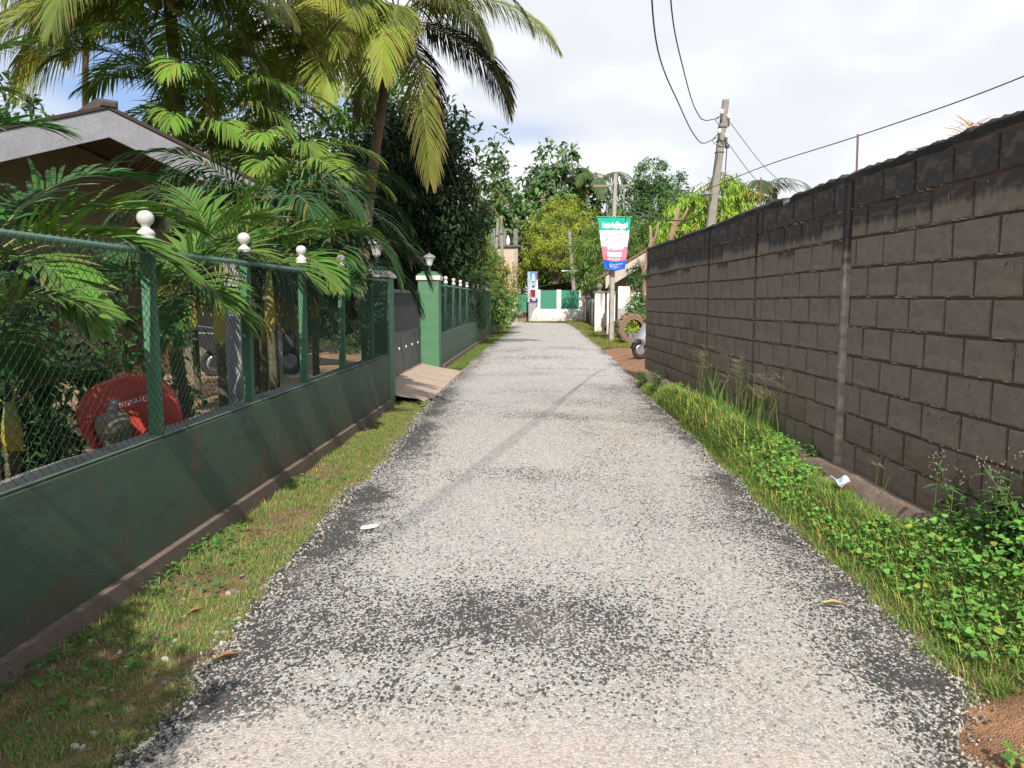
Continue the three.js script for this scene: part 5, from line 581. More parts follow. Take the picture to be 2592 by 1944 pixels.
// ---------------------------------------------------------------- broadleaf trees: limbs and clumps of single leaves
function tree(name, label, pos, o) {
  const g = thing(name, label, o.cat ?? 'tree', pos, 0, o.group), R = rng(o.seed), hub = V(0, o.hub, 0);
  if (o.trunk !== 0) { const b = new B(), bc = o.bark ?? [0.16, 0.12, 0.085]; b.tube([V(0, -0.4, 0), V(0.06, o.hub * 0.4, 0.03), V(-0.04, o.hub * 0.8, 0), hub], [o.trunk * 1.3, o.trunk, o.trunk * 0.9, o.trunk * 0.8], 9, bc); for (const [x, y, z, rx, ry] of o.lobes) { const e = V(x, y + ry * 0.3, z); b.tube([hub, hub.clone().lerp(e, 0.4).add(V(0.2 * (R() - 0.5), 0.25, 0.2 * (R() - 0.5))), hub.clone().lerp(e, 0.75), e], [o.trunk * 0.55, o.trunk * 0.4, o.trunk * 0.26, o.trunk * 0.1], 6, bc, false); } part(g, 'trunk', b.geo(), barkMat); }
  const b = new B(), fl = o.flower ? new B() : null; let tot = 0; for (const l of o.lobes) tot += l[3] * l[4] * (l[5] ?? l[3]);
  const up = V(0, 1, 0);
  for (const [x, y, z, rx, ry, rz = rx] of o.lobes) {
    const clumps = Math.max(3, Math.round(o.clumps * rx * ry * rz / tot));
    for (let k = 0; k < clumps; k++) {
      const th = R() * 6.2832, cz = 2 * R() - 1, s = Math.sqrt(1 - cz * cz), rr = (o.inner ?? 0.45) + (1 - (o.inner ?? 0.45)) * Math.cbrt(R()), out = V(s * Math.cos(th), cz, s * Math.sin(th)), jag = 0.82 + 0.36 * vn(th * 1.7 + x, cz * 2.5 + y, o.seed);
      const c = V(x + rx * rr * jag * out.x, y + ry * rr * jag * out.y, z + rz * rr * jag * out.z), tone = 0.7 + 0.6 * R(), yel = R() < (o.yellow ?? 0) ? 0.4 + 0.6 * R() : 0, col = mix(o.col.map((q) => q * tone), o.alt ?? [0.3, 0.24, 0.03], yel);
      for (let q = 0; q < o.per; q++) {
        const d = V(R() * 2 - 1, R() * 2 - 1, R() * 2 - 1).normalize().addScaledVector(out, o.outward ?? 0.5).addScaledVector(up, o.lift ?? -0.1).normalize(), cs = o.clump * Math.cbrt(R());
        const p = c.clone().addScaledVector(V(R() * 2 - 1, R() * 2 - 1, R() * 2 - 1).normalize(), cs); const n = up.clone().addScaledVector(out, 0.6).addScaledVector(V(R() - 0.5, R() - 0.5, R() - 0.5), 1.1).normalize(), L = o.leaf * (0.7 + 0.6 * R()), k2 = 0.8 + 0.4 * R();
        b.leaf(p, d, n, L, L * (o.aspect ?? 0.4), col.map((e) => e * k2), 0.25, o.droop ?? 0.25);
      }
      if (fl && R() < o.flower) for (let q = 0; q < (o.fper ?? 5); q++) { const p = c.clone().addScaledVector(out, o.clump * 0.8).add(V((R() - 0.5) * o.clump, (R() - 0.3) * o.clump, (R() - 0.5) * o.clump)), fs = o.fsize; for (let e = 0; e < 3; e++) fl.leaf(p, V(R() * 2 - 1, R() - 0.3, R() * 2 - 1).normalize(), V(0, 0.5, 1).normalize(), fs, fs * 0.7, o.fcol, 0.1, 0); }
    }
  }
  part(g, 'crown', b.geo(), o.mat ?? treeLeaf); if (fl && fl.p.length) part(g, 'flowers', fl.geo(), dryLeaf); return g;
}
const BG = 'trees at the end of the lane';
tree('mango_tree', 'dense dark mango tree behind the gate pillar', [-4.2, 0, -25], { seed: 61, hub: 2.5, trunk: 0.28, lobes: [[0.2, 5.3, 0.4, 2.0, 2.2], [0.9, 4.1, 0.2, 1.6, 1.9], [-1.2, 4.6, 0.3, 1.9, 2.0], [0.6, 6.7, 0, 1.3, 1.1], [0.9, 2.6, 0.1, 1.5, 1.3], [-1.8, 2.7, 0.4, 1.5, 1.4], [-0.5, 6.2, -0.4, 1.8, 1.6]], clumps: 1050, per: 20, clump: 0.36, leaf: 0.24, aspect: 0.36, lift: -0.3, inner: 0.15, col: [0.022, 0.056, 0.014], group: BG });
tree('teak_tree', 'tall large leaved teak with pale flower heads in the middle of the skyline', [0.9, 0, -66], { seed: 62, hub: 5, trunk: 0.22, lobes: [[-0.3, 12.8, 0, 1.1, 1.6], [1.3, 13.8, 0, 0.75, 1.0], [0.4, 10.8, 0.2, 2.6, 1.9], [2.6, 10.6, 0, 1.5, 1.5], [-2.3, 10.2, 0, 1.3, 1.4], [-0.6, 8.2, 0.2, 3.0, 2.0], [2.2, 8.0, 0.2, 2.4, 1.9], [0.6, 6.0, 0.4, 3.2, 1.8], [3.7, 11.6, 0, 0.6, 0.8], [-3.3, 9.2, 0, 0.8, 0.9]], clumps: 560, per: 13, clump: 0.5, leaf: 0.55, aspect: 0.55, col: [0.1148, 0.216, 0.0675], flower: 0.16, fper: 16, fsize: 0.1, fcol: [0.42, 0.34, 0.28], inner: 0.35, group: BG });
tree('teak_tree', 'slender large leaved teak above the brick tower', [-3.4, 0, -60], { seed: 63, hub: 4, trunk: 0.18, lobes: [[0.1, 10.6, 0, 0.9, 1.5], [-0.2, 12.4, 0, 0.7, 0.9], [0.6, 9.0, 0, 1.3, 1.4], [-0.4, 7.4, 0.3, 1.7, 1.6], [0.6, 6.0, 0.3, 2.1, 1.5], [-0.9, 4.6, 0.4, 2.2, 1.4]], clumps: 380, per: 13, clump: 0.42, leaf: 0.48, aspect: 0.5, col: [0.108, 0.1958, 0.0607], flower: 0.12, fper: 14, fsize: 0.1, fcol: [0.4, 0.33, 0.27], inner: 0.35, group: BG });
tree('neem_tree', 'feathery yellow green tree in front of the teak', [1.1, 0, -58.5], { seed: 64, hub: 2.6, trunk: 0.16, lobes: [[0.6, 7.6, 0, 1.6, 1.4], [-0.9, 6.6, 0.2, 1.5, 1.3], [1.7, 6.3, 0.1, 1.6, 1.4], [0.2, 5.3, 0.4, 2.2, 1.4], [-1.5, 4.9, 0.3, 1.3, 1.0], [2.2, 4.7, 0.2, 1.6, 1.2], [0.9, 8.6, -0.2, 0.9, 0.8], [2.6, 7.4, -0.2, 1.0, 0.9]], clumps: 420, per: 42, clump: 0.34, leaf: 0.17, aspect: 0.28, col: [0.33, 0.38, 0.045], lift: -0.2, group: BG, bark: [0.2, 0.14, 0.1] });
tree('leafy_tree', 'bushy green tree hanging over the pale shed beside the banner', [4.1, 0, -49], { seed: 65, hub: 2.2, trunk: 0.2, lobes: [[-0.7, 4.6, 0.3, 1.6, 1.5], [0.8, 4.2, 0.2, 1.6, 1.6], [-1.0, 3.1, 0.6, 1.5, 0.9], [0.5, 3.0, 0.5, 1.6, 0.9], [0.2, 5.8, 0, 1.5, 1.2], [1.8, 5.2, 0, 1.3, 1.4]], clumps: 400, per: 28, clump: 0.36, leaf: 0.24, aspect: 0.25, lift: -0.4, col: [0.135, 0.2362, 0.0459], yellow: 0.06, group: BG });
tree('leafy_tree', 'round crowned green tree on the skyline right of the banner', [8.4, 0, -64], { seed: 66, hub: 3.5, trunk: 0.26, lobes: [[0.4, 11.2, 0, 1.7, 1.5], [-1.2, 9.4, 0, 1.8, 1.6], [2.2, 10.2, 0, 1.5, 1.3], [1.4, 8.9, 0.2, 2.2, 1.7], [0.2, 7.2, 0.4, 2.6, 1.7], [-2.5, 6.6, 0.2, 1.6, 1.6], [2.6, 6.8, 0.2, 1.4, 1.4], [0, 5.2, 0.5, 2.8, 1.4]], clumps: 760, per: 26, clump: 0.44, leaf: 0.3, aspect: 0.4, col: [0.0878, 0.1755, 0.0473], group: BG });
tree('leafy_tree', 'olive green tree with rusty shoots right of the cut branches', [9.0, 0, -50], { seed: 67, hub: 2.6, trunk: 0.22, lobes: [[-0.7, 6.9, 0, 1.3, 1.2], [0.5, 6.3, 0.1, 1.4, 1.2], [-1.2, 5.6, 0.3, 1.6, 1.3], [0.9, 5.0, 0.3, 1.6, 1.3], [-2.0, 4.4, 0.3, 1.6, 1.3], [-0.2, 3.8, 0.5, 2.0, 1.2]], clumps: 360, per: 26, clump: 0.36, leaf: 0.22, aspect: 0.35, lift: -0.3, col: [0.1148, 0.1958, 0.0486], yellow: 0.12, alt: [0.22, 0.12, 0.05], group: BG });
tree('mango_tree', 'bright yellow green mango crown just above the block wall', [7.5, 0, -34.5], { seed: 68, hub: 2.4, trunk: 0.2, lobes: [[0.3, 5.8, 0.2, 1.3, 1.2], [-1.1, 5.2, 0.2, 1.0, 1.05], [1.5, 5.2, 0.2, 0.95, 1.0], [0.1, 4.6, 0.5, 1.6, 1.2], [-1.7, 4.4, 0.2, 0.9, 1.0], [1.8, 4.2, 0.1, 0.95, 1.0]], clumps: 330, per: 26, clump: 0.27, leaf: 0.27, aspect: 0.24, lift: -1.1, droop: 0.35, col: [0.2295, 0.378, 0.0405], yellow: 0.3, alt: [0.34, 0.27, 0.05], group: BG });
tree('broadleaf_bush', 'light green broad leaved tree over the signboard', [-0.1, 0, -60.5], { seed: 69, hub: 1.8, trunk: 0.14, lobes: [[0.2, 4.0, 0, 2.0, 1.2], [-1.5, 3.6, 0.2, 1.3, 1.2], [1.7, 3.6, 0.2, 1.4, 1.0], [-0.4, 5.0, 0, 1.4, 0.9], [0.8, 2.9, 0.4, 1.6, 0.7]], clumps: 230, per: 16, clump: 0.34, leaf: 0.32, aspect: 0.5, col: [0.189, 0.297, 0.0567], yellow: 0.12, alt: [0.3, 0.26, 0.06], group: BG });
tree('croton_bush', 'croton bush with orange and yellow leaves above the far fence', [-3.2, 0, -41], { seed: 70, hub: 1.0, trunk: 0.08, lobes: [[0.4, 3.0, 0.2, 1.2, 0.9], [1.3, 2.6, 0.3, 0.9, 0.8], [-0.9, 2.9, 0.2, 1.1, 1.0], [0.1, 3.7, 0, 1.0, 0.6], [0.6, 1.8, 0.4, 1.3, 0.8]], clumps: 340, per: 20, clump: 0.25, leaf: 0.2, aspect: 0.33, col: [0.189, 0.2565, 0.0378], yellow: 0.45, alt: [0.36, 0.2, 0.03], cat: 'bush', group: BG });
tree('garden_tree', 'fine leaved green tree between the dark mango and the croton', [-3.9, 0, -36.5], { seed: 71, hub: 1.8, trunk: 0.12, lobes: [[0, 4.6, 0.2, 1.3, 1.2], [0.9, 3.6, 0.2, 1.2, 1.1], [-1.1, 3.4, 0.2, 1.3, 1.2], [0.3, 2.4, 0.4, 1.6, 0.9]], clumps: 300, per: 24, clump: 0.28, leaf: 0.16, aspect: 0.4, col: [0.1283, 0.243, 0.0459], yellow: 0.05, group: BG });
tree('flowering_shrub', 'shrub with white flowers at the end of the far green fence', [-1.92, 0, -34.8], { seed: 72, hub: 0.5, trunk: 0.045, lobes: [[0.1, 1.5, 0, 0.6, 0.5], [0.5, 1.15, 0.2, 0.55, 0.5], [-0.25, 1.1, 0.25, 0.5, 0.5], [0.2, 0.7, 0.2, 0.55, 0.35], [0.75, 1.55, 0, 0.35, 0.3]], clumps: 260, per: 16, clump: 0.13, leaf: 0.13, aspect: 0.35, col: [0.1485, 0.2835, 0.054], flower: 0.22, fper: 3, fsize: 0.05, fcol: [0.8, 0.8, 0.76], cat: 'shrub', bark: [0.36, 0.26, 0.16] });
tree('flowering_shrub', 'hedge of white flowers right of the big tyre', [4.3, 0, -31.6], { seed: 73, hub: 0.5, trunk: 0.05, lobes: [[-0.2, 1.1, 0, 0.7, 0.6], [0.6, 1.2, 0, 0.7, 0.65], [-0.3, 0.55, 0.1, 0.6, 0.45], [0.5, 0.6, 0.1, 0.8, 0.45]], clumps: 280, per: 15, clump: 0.14, leaf: 0.14, aspect: 0.35, col: [0.081, 0.189, 0.0405], flower: 0.4, fper: 3, fsize: 0.055, fcol: [0.82, 0.82, 0.8], cat: 'shrub' });
tree('green_bush', 'dark glossy bush above the white flowers beside the wall end', [5.2, 0, -34.2], { seed: 74, hub: 1.2, trunk: 0.1, lobes: [[-0.6, 2.5, 0.2, 0.9, 0.6], [0.5, 2.6, 0.2, 1.0, 0.7], [-0.2, 1.9, 0.2, 0.9, 0.5]], clumps: 200, per: 16, clump: 0.2, leaf: 0.24, aspect: 0.26, lift: -0.2, col: [0.0473, 0.135, 0.0324], cat: 'bush' });
tree('young_bush', 'small yellow green bush seen through the big tyre', [3.95, 0, -30.2], { seed: 75, hub: 0.3, trunk: 0.03, lobes: [[-0.2, 0.55, 0, 0.4, 0.35], [-0.75, 0.5, 0, 0.3, 0.3], [0.2, 0.4, 0, 0.3, 0.3]], clumps: 90, per: 12, clump: 0.1, leaf: 0.1, aspect: 0.5, col: [0.351, 0.432, 0.0405], cat: 'bush' });
tree('teak_tree', 'large leaved teak at the far left edge below the cloud', [-13.2, 0, -18.5], { seed: 76, hub: 2.5, trunk: 0.14, lobes: [[0.3, 5.9, 0, 0.8, 0.9], [0.9, 5.4, 0.1, 0.6, 1.0], [-0.3, 4.9, 0.2, 1.2, 1.0], [0.6, 4.0, 0.2, 1.2, 1.0]], clumps: 120, per: 14, clump: 0.26, leaf: 0.3, aspect: 0.5, col: [0.0675, 0.135, 0.054], droop: 0.5, group: BG });
tree('green_tree', 'bright leafed tree top between the two coconut palms', [-5.6, 0, -27], { seed: 77, hub: 4, trunk: 0.15, lobes: [[0, 9.4, 0, 1.2, 1.0], [-0.6, 8.2, 0, 1.3, 1.1]], clumps: 110, per: 20, clump: 0.3, leaf: 0.2, aspect: 0.4, col: [0.135, 0.27, 0.0405], group: BG });
// the dark green belt that closes the view behind the gardens, tree by tree
[[-14, -40, 6, 'dense green tree far behind the bungalow, leftmost'], [-9.5, -38, 6.5, 'dense green tree far behind the bungalow, beside the leftmost'], [-7.4, -33, 5.5, 'dense dark tree between bungalow and mango'], [-7, -50, 7, 'dense tree deep behind the dark mango'], [-4.6, -68, 8, 'dense tree left behind the slender teak'], [-0.5, -74, 8.5, 'dense tree right behind the tall teak'], [4.2, -72, 7.5, 'dense tree behind the feathery tree, to its right'], [6.0, -56, 5.2, 'dense low tree behind the cut branches'], [11.5, -70, 7, 'dense tree behind the round crowned tree'], [13.5, -58, 5.6, 'dense tree behind the mango crown'], [17, -52, 4.8, 'dense tree hidden mostly by the block wall'], [-11, -29, 5.2, 'dense tree behind the left end of the roof'], [-12.5, -30, 9.4, 'tall dense tree behind the bungalow, left one'], [-9.6, -28.5, 9.8, 'tall dense tree behind the bungalow, middle one'], [-6.9, -29.5, 10.2, 'tall dense tree behind the bungalow, right one']].forEach(([x, z, h, label], k) => tree('belt_tree', label, [x, 0, z], { seed: 80 + k, hub: h * 0.35, trunk: 0.2, lobes: [[0, h * 0.78, 0, h * 0.28, h * 0.24], [-h * 0.22, h * 0.6, 0.2, h * 0.3, h * 0.25], [h * 0.24, h * 0.58, 0.2, h * 0.3, h * 0.25], [0, h * 0.36, 0.4, h * 0.42, h * 0.25], [0, h * 0.14, 0.5, h * 0.4, h * 0.18]], clumps: 340, per: 18, clump: 0.45, leaf: 0.32, aspect: 0.42, col: [0.038 + 0.02 * h2(k, 1, 1), 0.085 + 0.03 * h2(k, 2, 1), 0.024], group: 'belt of trees closing the view' }));
{ // pollarded tree: bare forked limbs
  const g = thing('pollarded_tree', 'pollarded tree with bare forked brown limbs behind the wall end', 'tree', [4.6, 0, -33.2]), b = new B(), c = [0.34, 0.22, 0.14], c2 = [0.5, 0.38, 0.24]; const limb = (p, r) => b.tube(p.map((q) => V(...q)), r, 8, (t) => mix(c, c2, t * t));
  limb([[-0.1, -0.3, 0], [-0.05, 1.2, 0], [-0.25, 2.4, 0], [-0.1, 3.2, 0.05], [0.05, 4.0, 0.1], [0.0, 4.6, 0.1]], [0.2, 0.16, 0.13, 0.1, 0.08, 0.05]); limb([[0.02, 3.7, 0.1], [0.25, 4.2, 0.1], [0.35, 4.75, 0.1]], [0.07, 0.06, 0.04]); limb([[-0.2, 2.6, 0], [-0.35, 3.0, 0], [-0.5, 3.2, 0.1]], [0.09, 0.06, 0.05]);
  limb([[0.3, -0.3, -0.3], [0.5, 1.5, -0.3], [0.75, 3.0, -0.2], [0.95, 4.2, -0.2], [1.15, 5.1, -0.2], [1.2, 5.35, -0.2]], [0.24, 0.2, 0.16, 0.14, 0.12, 0.09]); limb([[1.1, 4.6, -0.2], [1.45, 5.0, -0.1], [1.6, 5.35, -0.1]], [0.08, 0.07, 0.05]); limb([[1.0, 4.4, -0.2], [1.4, 4.4, 0], [1.9, 3.8, 0.2], [2.4, 3.4, 0.3]], [0.03, 0.03, 0.02, 0.012]); limb([[0.85, 3.4, -0.2], [1.3, 3.7, 0.1], [1.8, 4.3, 0.2]], [0.03, 0.02, 0.012]);
  part(g, 'trunk', b.geo(), barkMat);
}
// foliage that fills the dark garden behind the near mesh
[[-3.9, -2.4, 0.9, 'dark leafy bush low behind the mesh at the near left'], [-3.7, -4.9, 0.75, 'dark leafy bush behind the red casing'], [-4.4, -5.2, 1.7, 'dark leafy bush filling the garden behind the first post'], [-4.5, -3.6, 1.5, 'dark leafy bush filling the garden at the left edge'], [-4.6, -7.0, 1.9, 'dark leafy bush filling the garden before the eave'], [-5.2, -6.4, 1.3, 'dark leafy bush before the bungalow wall, near one'], [-6.4, -8.0, 1.5, 'dark leafy bush before the bungalow wall, far one'], [-5.4, -18.5, 1.5, 'garden bush behind the sliding gate'], [-4.2, -23.5, 1.7, 'garden bush behind the far mesh fence, near one'], [-3.6, -28, 1.5, 'garden bush behind the far mesh fence, far one']].forEach(([x, z, h, label], k) => tree('garden_bush', label, [x, 0.15, z], { seed: 100 + k, hub: h * 0.3, trunk: 0.03, lobes: [[0, h * 0.6, 0, h * 0.45, h * 0.4], [h * 0.4, h * 0.4, 0.1, h * 0.4, h * 0.35], [-h * 0.4, h * 0.4, 0, h * 0.4, h * 0.35]], clumps: 130, per: 14, clump: 0.14 * Math.sqrt(h), leaf: 0.11, aspect: 0.4, col: [0.04, 0.1, 0.022], cat: 'bush', group: 'garden bushes behind the fence' }));
tree('shade_tree', 'small dense tree beside the camera that shades the near left verge', [-2.95, 0.1, 0.0], { seed: 120, hub: 1.5, trunk: 0.06, lobes: [[0.65, 2.5, -0.2, 0.7, 0.5], [0.1, 2.9, 0.1, 0.7, 0.5], [1.05, 2.3, 0.25, 0.6, 0.45], [0.4, 2.1, -0.7, 0.5, 0.35], [1.3, 2.6, 0.5, 0.5, 0.4]], clumps: 260, per: 16, clump: 0.16, leaf: 0.14, aspect: 0.42, inner: 0.1, col: [0.05, 0.11, 0.022] });
{ // creeper on the far fence
  const R = rng(131), b = new B(); for (let k = 0; k < 900; k++) { const d = 26.2 + 1.9 * (R() + R()) / 1, y = 0.5 + 1.25 * R(); b.leaf(V(-2.17 + 0.12 * R(), y, -d), V(R() - 0.5, -0.6 + R() * 0.6, R() - 0.5).normalize(), V(1, 0.3, 0.4).normalize(), 0.09 + 0.06 * R(), 0.06, [0.05, 0.11, 0.025].map((q) => q * (0.7 + 0.7 * R())), 0.2, 0.2); } const m = top('wall_creeper', b.geo(), treeLeaf, 'leafy creeper climbing over the far green fence', 'creeper'); }

// ---------------------------------------------------------------- verges: grass, weeds, creeping leaves
{
  const tuft = (n, h, w, spread, seed) => { const R = rng(seed), b = new B(); for (let k = 0; k < n; k++) { const a = R() * 6.28, ln = 0.25 + 0.75 * R(), L = h * (0.55 + 0.65 * R()), bx = spread * (R() - 0.5), bz = spread * (R() - 0.5), ca = Math.cos(a), sa = Math.sin(a), kc = 0.75 + 0.5 * R(), c = R() < 0.13 ? [1.7 * kc, 1.15 * kc, 1.3 * kc] : [kc, kc, kc]; let prev = null; for (let s = 0; s <= 3; s++) { const t = s / 3, out = L * ln * (0.35 * t + 0.65 * t * t) * 1.1, y = L * (t - 0.5 * ln * t * t) * (1.05 - 0.5 * ln), ww = w * (1 - t * 0.85) / 2, x = bx + ca * out, z = bz + sa * out, i = b.v(x - sa * ww, y, z + ca * ww, c), j = b.v(x + sa * ww, y, z - ca * ww, c); if (prev) b.q(prev[0], prev[1], j, i); prev = [i, j]; } } return b.geo(); };
  const heart = (() => { const b = new B(), P = [[0, 0], [0.28, -0.12], [0.5, 0.1], [0.46, 0.45], [0.2, 0.85], [0, 1.05], [-0.2, 0.85], [-0.46, 0.45], [-0.5, 0.1], [-0.28, -0.12]]; const m = b.v(0, -0.06, 0.4); const r = P.map(([x, z]) => b.v(x, 0.05 + 0.18 * Math.abs(x) - 0.1 * z * z, z)); for (let k = 0; k < r.length; k++) b.f(m, r[(k + 1) % r.length], r[k]); return b.geo(); })();
  const gm = leafMat(0.3, 0.85, 0.1), m4 = new THREE.Matrix4(), q = new THREE.Quaternion(), e = new THREE.Euler(), C = new THREE.Color();
  const field = (name, label, geo, list) => { const im = new THREE.InstancedMesh(geo, gm, list.length); list.forEach(([x, y, z, s, a, c, tx = 0, tz = 0, sy = s], k) => { e.set(tx, a, tz); q.setFromEuler(e); im.setMatrixAt(k, m4.compose(V(x, y, z), q, V(s, sy, s))); im.setColorAt(k, C.setRGB(...c)); }); im.name = numbered(name); im.castShadow = im.receiveShadow = true; scene.add(im); tag(im, label, 'grass', null, 'stuff'); };
  const R = rng(141), cl = (r, g, b, v = 0.5) => { const k = 1 - v / 2 + v * R(); return [r * k * (0.85 + 0.3 * R()), g * k, b * k]; };
  let L = []; // short turf on the left verge
  for (let k = 0; k < 21000; k++) { const d = 1.3 + 10.4 * R() ** 1.35, xl = edgeL(d), x = lerp(-2.17, xl + 0.02, Math.min(1, R() * 1.02)), n = fbm(x * 3.2, d * 2.2, 3, 151); if (n < 0.42 && R() < 0.8) continue; if (d < 3.2 && R() < 0.35) continue; const dry = R() < 0.22; const edge = smooth(-2.05, -2.19, x); L.push([x, landY(x, d) - 0.004, -d, (0.5 + 0.6 * R()) * (1 + 0.7 * edge), R() * 6.28, dry ? cl(0.34, 0.28, 0.11) : cl(0.175, 0.275, 0.065, 0.8)]); }
  for (let k = 0; k < 9000; k++) { const d = 17.2 + 27 * R() ** 1.3, x = lerp(-2.15, edgeL(d) + 0.02, R()); if (x > edgeL(d)) continue; L.push([x, landY(x, d), -d, 1.1 + 0.9 * R(), R() * 6.28, cl(0.14, 0.22, 0.045)]); }
  field('verge_grass', 'short grass on the left verge below the green dado', tuft(9, 0.046, 0.0038, 0.07, 142), L);
  L = []; // longer grass on the right bank
  for (let k = 0; k < 16000; k++) { const d = 1.9 + 12.3 * R() ** 1.15, xr = edgeR(d), w = wallX(d) - 0.1, u = R(), x = lerp(xr + 0.0, w, u), n = fbm(x * 3, d * 2, 3, 161); if (d < 3.2 && (n < 0.5 || R() < 0.3) && x < 2.1) continue; if (d < 2.85 && x < 2.0 && R() < 0.9) continue; if (n < 0.3 && R() < 0.7) continue; if (d > 4.2 && d < 6.5 && x > wallX(d) - 0.2 && R() < 0.55) continue; const tall = smooth(6.2, 7.5, d) * (1 - smooth(10.5, 12.5, d)) * smooth(0.15, 0.6, u), dry = R() < 0.1; L.push([x, landY(x, d) - 0.005, -d, (0.5 + 0.65 * R()) * (0.55 + 0.45 * smooth(0, 0.3, u)) * (1 + 1.5 * tall * R()), R() * 6.28, dry ? cl(0.34, 0.28, 0.10) : cl(0.16, 0.29, 0.052, 0.8)]); }
  for (let k = 0; k < 7000; k++) { const d = 24 + 30 * R() ** 1.2, xr = edgeR(d), x = xr + 1.6 * R() * (d < 34 ? 1 : 0.55); if (d < 26.3 && R() < 0.5) continue; L.push([x, landY(x, d), -d, 1.0 + 0.9 * R() + smooth(33, 44, d) * 1.1 * R(), R() * 6.28, R() < 0.3 ? cl(0.26, 0.24, 0.06) : cl(0.15, 0.22, 0.045)]); }
  for (let k = 0; k < 900; k++) { const x = -1.1 + 4.2 * R(), d = 51.0 + 0.17 * (x + 0.3) * 0.9 + 0.5 * R(); L.push([x, -0.02, -d, 1.2 + 1.2 * R(), R() * 6.28, cl(0.15, 0.19, 0.045)]); }
  field('bank_grass', 'grass on the right bank below the block wall', tuft(9, 0.11, 0.0056, 0.08, 143), L);
  L = []; // creeping heart-shaped leaves
  for (let k = 0; k < 15000; k++) { const d = 2.4 + 9 * R() ** 1.4, xr = edgeR(d), w = wallX(d) - 0.04, x = lerp(xr + 0.12, w, R()), n = fbm(x * 2.4 + 9, d * 1.8, 3, 171), lush = smooth(2.6, 4.2, d) * (1 - smooth(6.2, 9, d)); if (n < 0.62 - 0.24 * lush + 0.2 * (R() - 0.5)) continue; if (d > 4.2 && d < 6.5 && x > wallX(d) - 0.16 && R() < 0.5) continue; const heap = smooth(1.9, 2.35, x) * (1 - smooth(3.6, 4.6, d)) * 0.22; L.push([x, landY(x, d) + 0.015 + (0.07 + heap) * R(), -d, 0.011 + 0.025 * R() ** 1.6, R() * 6.28, R() < 0.12 ? cl(0.26, 0.3, 0.05, 0.6) : cl(0.13, 0.3, 0.05, 0.9), 1.3 * (R() - 0.35), 1.3 * (R() - 0.5)]); }
  for (let k = 0; k < 1500; k++) { const d = 1.7 + 6.5 * R(), u = R(), x = -2.17 + 0.5 * u * u, n = fbm(d * 1.7, 3, 3, 172); if (n < 0.52) continue; L.push([x, landY(x, d) + 0.01 + 0.06 * R(), -d, 0.012 + 0.02 * R(), R() * 6.28, cl(0.07, 0.18, 0.03, 0.6), 0.8 * (R() - 0.4), 0.8 * (R() - 0.5)]); }
  field('creeping_weeds', 'creeping heart leaved weeds covering the right bank', heart, L);
  // upright weeds on the right, each a plant of its own
  const weed = (label, x, d, h, n, kind, seed) => { const R2 = rng(seed), g = thing('tall_weed', label, 'weed', [x, landY(x, d), -d], 0, 'tall weeds along the block wall'), b = new B(), f = new B(); for (let k = 0; k < n; k++) { const a = R2() * 6.28, ln = (kind === 2 ? 0.25 : 0.45) * R2(), H = h * (0.6 + 0.5 * R2()), bx = 0.2 * (R2() - 0.5), bz = 0.3 * (R2() - 0.5), pts = [0, 0.35, 0.7, 1].map((t) => V(bx + Math.cos(a) * ln * H * t * t, H * t * (1 - 0.2 * ln * t), bz + Math.sin(a) * ln * H * t * t)), c = R2() < 0.3 ? [0.26, 0.22, 0.08] : [0.1, 0.19, 0.035];
      b.tube(pts, [0.003, 0.0026, 0.002, 0.001], 4, c, false);
      if (kind === 1) for (let q = 0; q < 5; q++) { const d2 = V(Math.cos(q * 1.26 + a), 0.9, Math.sin(q * 1.26 + a)).normalize(); b.leaf(pts[3], d2, V(0.3, 0.2, 1).normalize(), 0.09 + 0.05 * R2(), 0.004, [0.24, 0.2, 0.1], 0, 0.3); }
      if (kind === 2) for (let q = 0; q < 2; q++) b.leaf(pts[0], V(Math.cos(a + q) * 0.25, 1, Math.sin(a + q) * 0.25).normalize(), V(Math.sin(a), 0, Math.cos(a)), H * (0.8 + 0.3 * R2()), 0.022, [0.12, 0.24, 0.045], 0.3, 0.25);
      if (kind >= 3) { for (let q = 0; q < 9; q++) { const t = 0.15 + 0.75 * R2(), k2 = Math.min(2, Math.floor(t * 3)), p = pts[k2].clone().lerp(pts[k2 + 1], t * 3 - k2), d2 = V(R2() - 0.5, 0.25 * R2(), R2() - 0.5).normalize(); b.leaf(p, d2, V(0, 1, 0), 0.07 + 0.05 * R2(), 0.03, [0.06, 0.15, 0.03].map((e2) => e2 * (0.7 + 0.6 * R2())), 0.2, 0.3); } if (kind === 4) for (let q = 0; q < 10; q++) { const p = pts[3].clone().add(V((R2() - 0.5) * 0.09, (R2() - 0.4) * 0.05, (R2() - 0.5) * 0.09)); f.leaf(p, V(R2() - 0.5, 1, R2() - 0.5).normalize(), V(0, 0, 1), 0.014, 0.008, [0.24, 0.24, 0.2], 0.2, 0); } } }
    part(g, 'stems', b.geo(), gm); if (f.p.length) part(g, 'flower_heads', f.geo(), dryLeaf); };
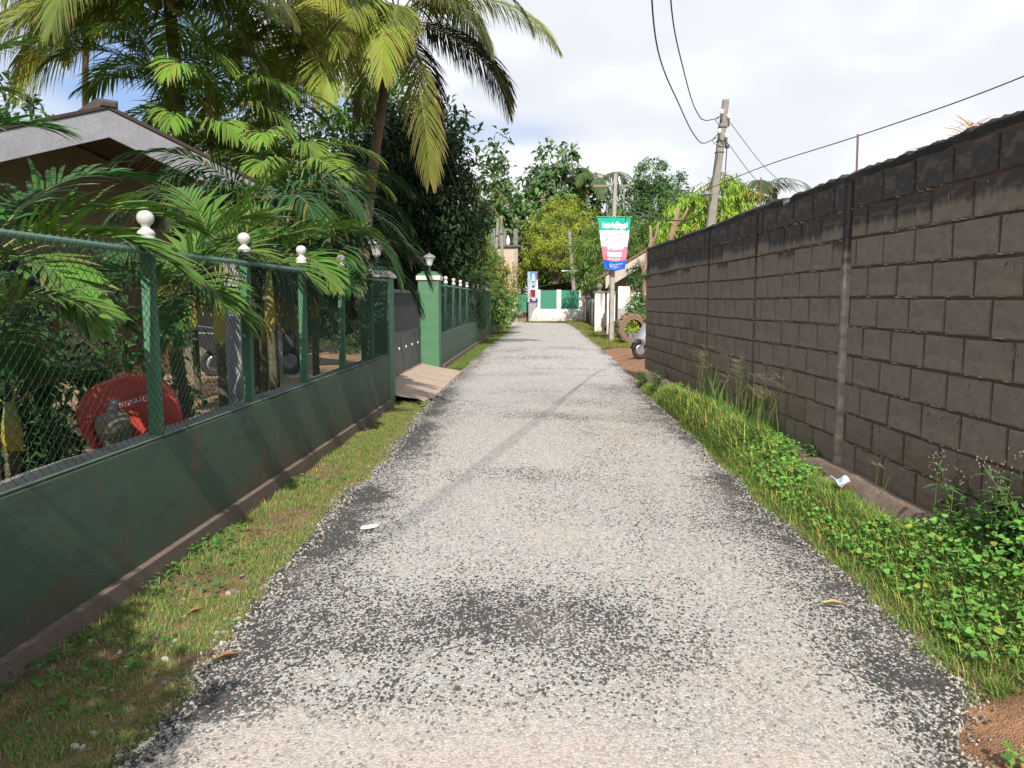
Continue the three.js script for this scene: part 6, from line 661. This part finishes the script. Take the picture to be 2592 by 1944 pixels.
  [['grass clump with dry seed heads at mid wall, farthest of its kind', 2.02, 9.6, 0.62, 16, 1], ['tall broad bladed reed grass beside the wall, far one', 1.98, 8.9, 0.6, 5, 2], ['tall broad bladed reed grass beside the wall, near one', 2.08, 7.7, 0.62, 6, 2], ['grass clump with dry seed heads at mid wall, nearest of its kind', 2.13, 7.1, 0.6, 20, 1], ['grass clump with dry seed heads between the two reed clumps', 2.1, 8.2, 0.62, 20, 1], ['leafy green weeds under the far end of the wall', 1.88, 12.2, 0.34, 18, 3], ['leafy green weeds on the bank before the wall end', 1.8, 13.4, 0.34, 16, 3], ['weed with greyish flower heads by the wall at the right edge', 2.27, 4.25, 0.5, 9, 4], ['bushy weed heap in the lower right corner', 2.28, 3.75, 0.42, 26, 3], ['weed with greyish flower heads in the lower right corner', 2.36, 3.7, 0.52, 10, 4], ['two thin grass stalks with splayed heads against the near blocks', 2.18, 5.0, 0.42, 3, 1], ['small leafy weed at the pier foot', 2.16, 6.3, 0.2, 6, 3], ['dry drooping grass at mid wall', 2.12, 7.4, 0.45, 12, 1]].forEach((a, k) => weed(...a, 181 + k));
  // palm leaf litter on the lane edges
  const dead = (label, x, d, a, l, c) => { const b = new B(); b.leaf(V(0, 0, 0), V(1, 0.02, 0), V(0, 1, 0), l, l * 0.22, c, 0.8, -0.05); const y = x > edgeL(d) && x < edgeR(d) ? laneY(x, d) : landY(x, d); const m = top('fallen_leaf', b.geo(), dryLeaf, label, 'leaf', 'fallen leaves'); m.position.set(x, y + 0.02, -d); m.rotation.y = a; };
  dead('curled brown leaf at the left lane edge, nearest the camera', -1.38, 3.05, 0.5, 0.13, [0.3, 0.16, 0.08]); dead('reddish leaf flat on the lane left of middle', -1.02, 4.05, 0.2, 0.06, [0.3, 0.12, 0.06]); dead('straw coloured leaf strip near the right lane edge', 1.38, 3.72, -0.2, 0.14, [0.5, 0.38, 0.2]); dead('rust brown leaf at the right lane edge', 1.63, 3.6, 0.4, 0.05, [0.32, 0.11, 0.04]); dead('brown leaf in the short grass at the near left', -1.75, 3.6, 0.9, 0.1, [0.32, 0.19, 0.1]); dead('pale leaf by the driveway corner', -1.75, 10.9, 0.3, 0.16, [0.4, 0.25, 0.12]);
}
{ // dry growth peeping over the wall top
  const g = thing('dry_seedling', 'dry brown palm seedling peeping over the top of the block wall', 'plant', [2.72, 0.1, -5.1]), R = rng(301); palmTrunk(g, [0, -0.1, 0], [0.05, 2.2, -0.1], 0.03, 0.02, [[0.2, 0.14, 0.09], [0.24, 0.15, 0.08]], 0.1); for (const [az, e0, e1, len] of [[-80, 60, -30, 0.55], [-110, 40, -60, 0.5], [100, 55, -30, 0.6], [60, 70, 10, 0.6]]) { const m = part(g, 'frond', frondGeo({ ...ARECA, e0, e1, len, leaf: 0.22, w: 0.012, n: 16, col: [0.3, 0.15, 0.07], rib: [0.3, 0.15, 0.07], yellow: 0.2 }, R), dryLeaf); m.position.set(0.05, 2.2, -0.1); m.rotation.y = rad(az); }
  [[2.46, 8.9, 2.86, 'thin rusty rod standing up behind the wall, far one'], [2.5, 6.35, 2.8, 'thin rusty rod standing up behind the wall, near one']].forEach(([x, d, h, l]) => { const m = top('steel_rod', wire([[x, 0, -d], [x + 0.01, h * 0.6, -d], [x, h, -d - 0.01]], 0.009, 5, 6), mat(0.16, 0.09, 0.06, 0.8), l, 'rod', 'steel rods behind the wall'); });
}
renderer.render(scene, camera);
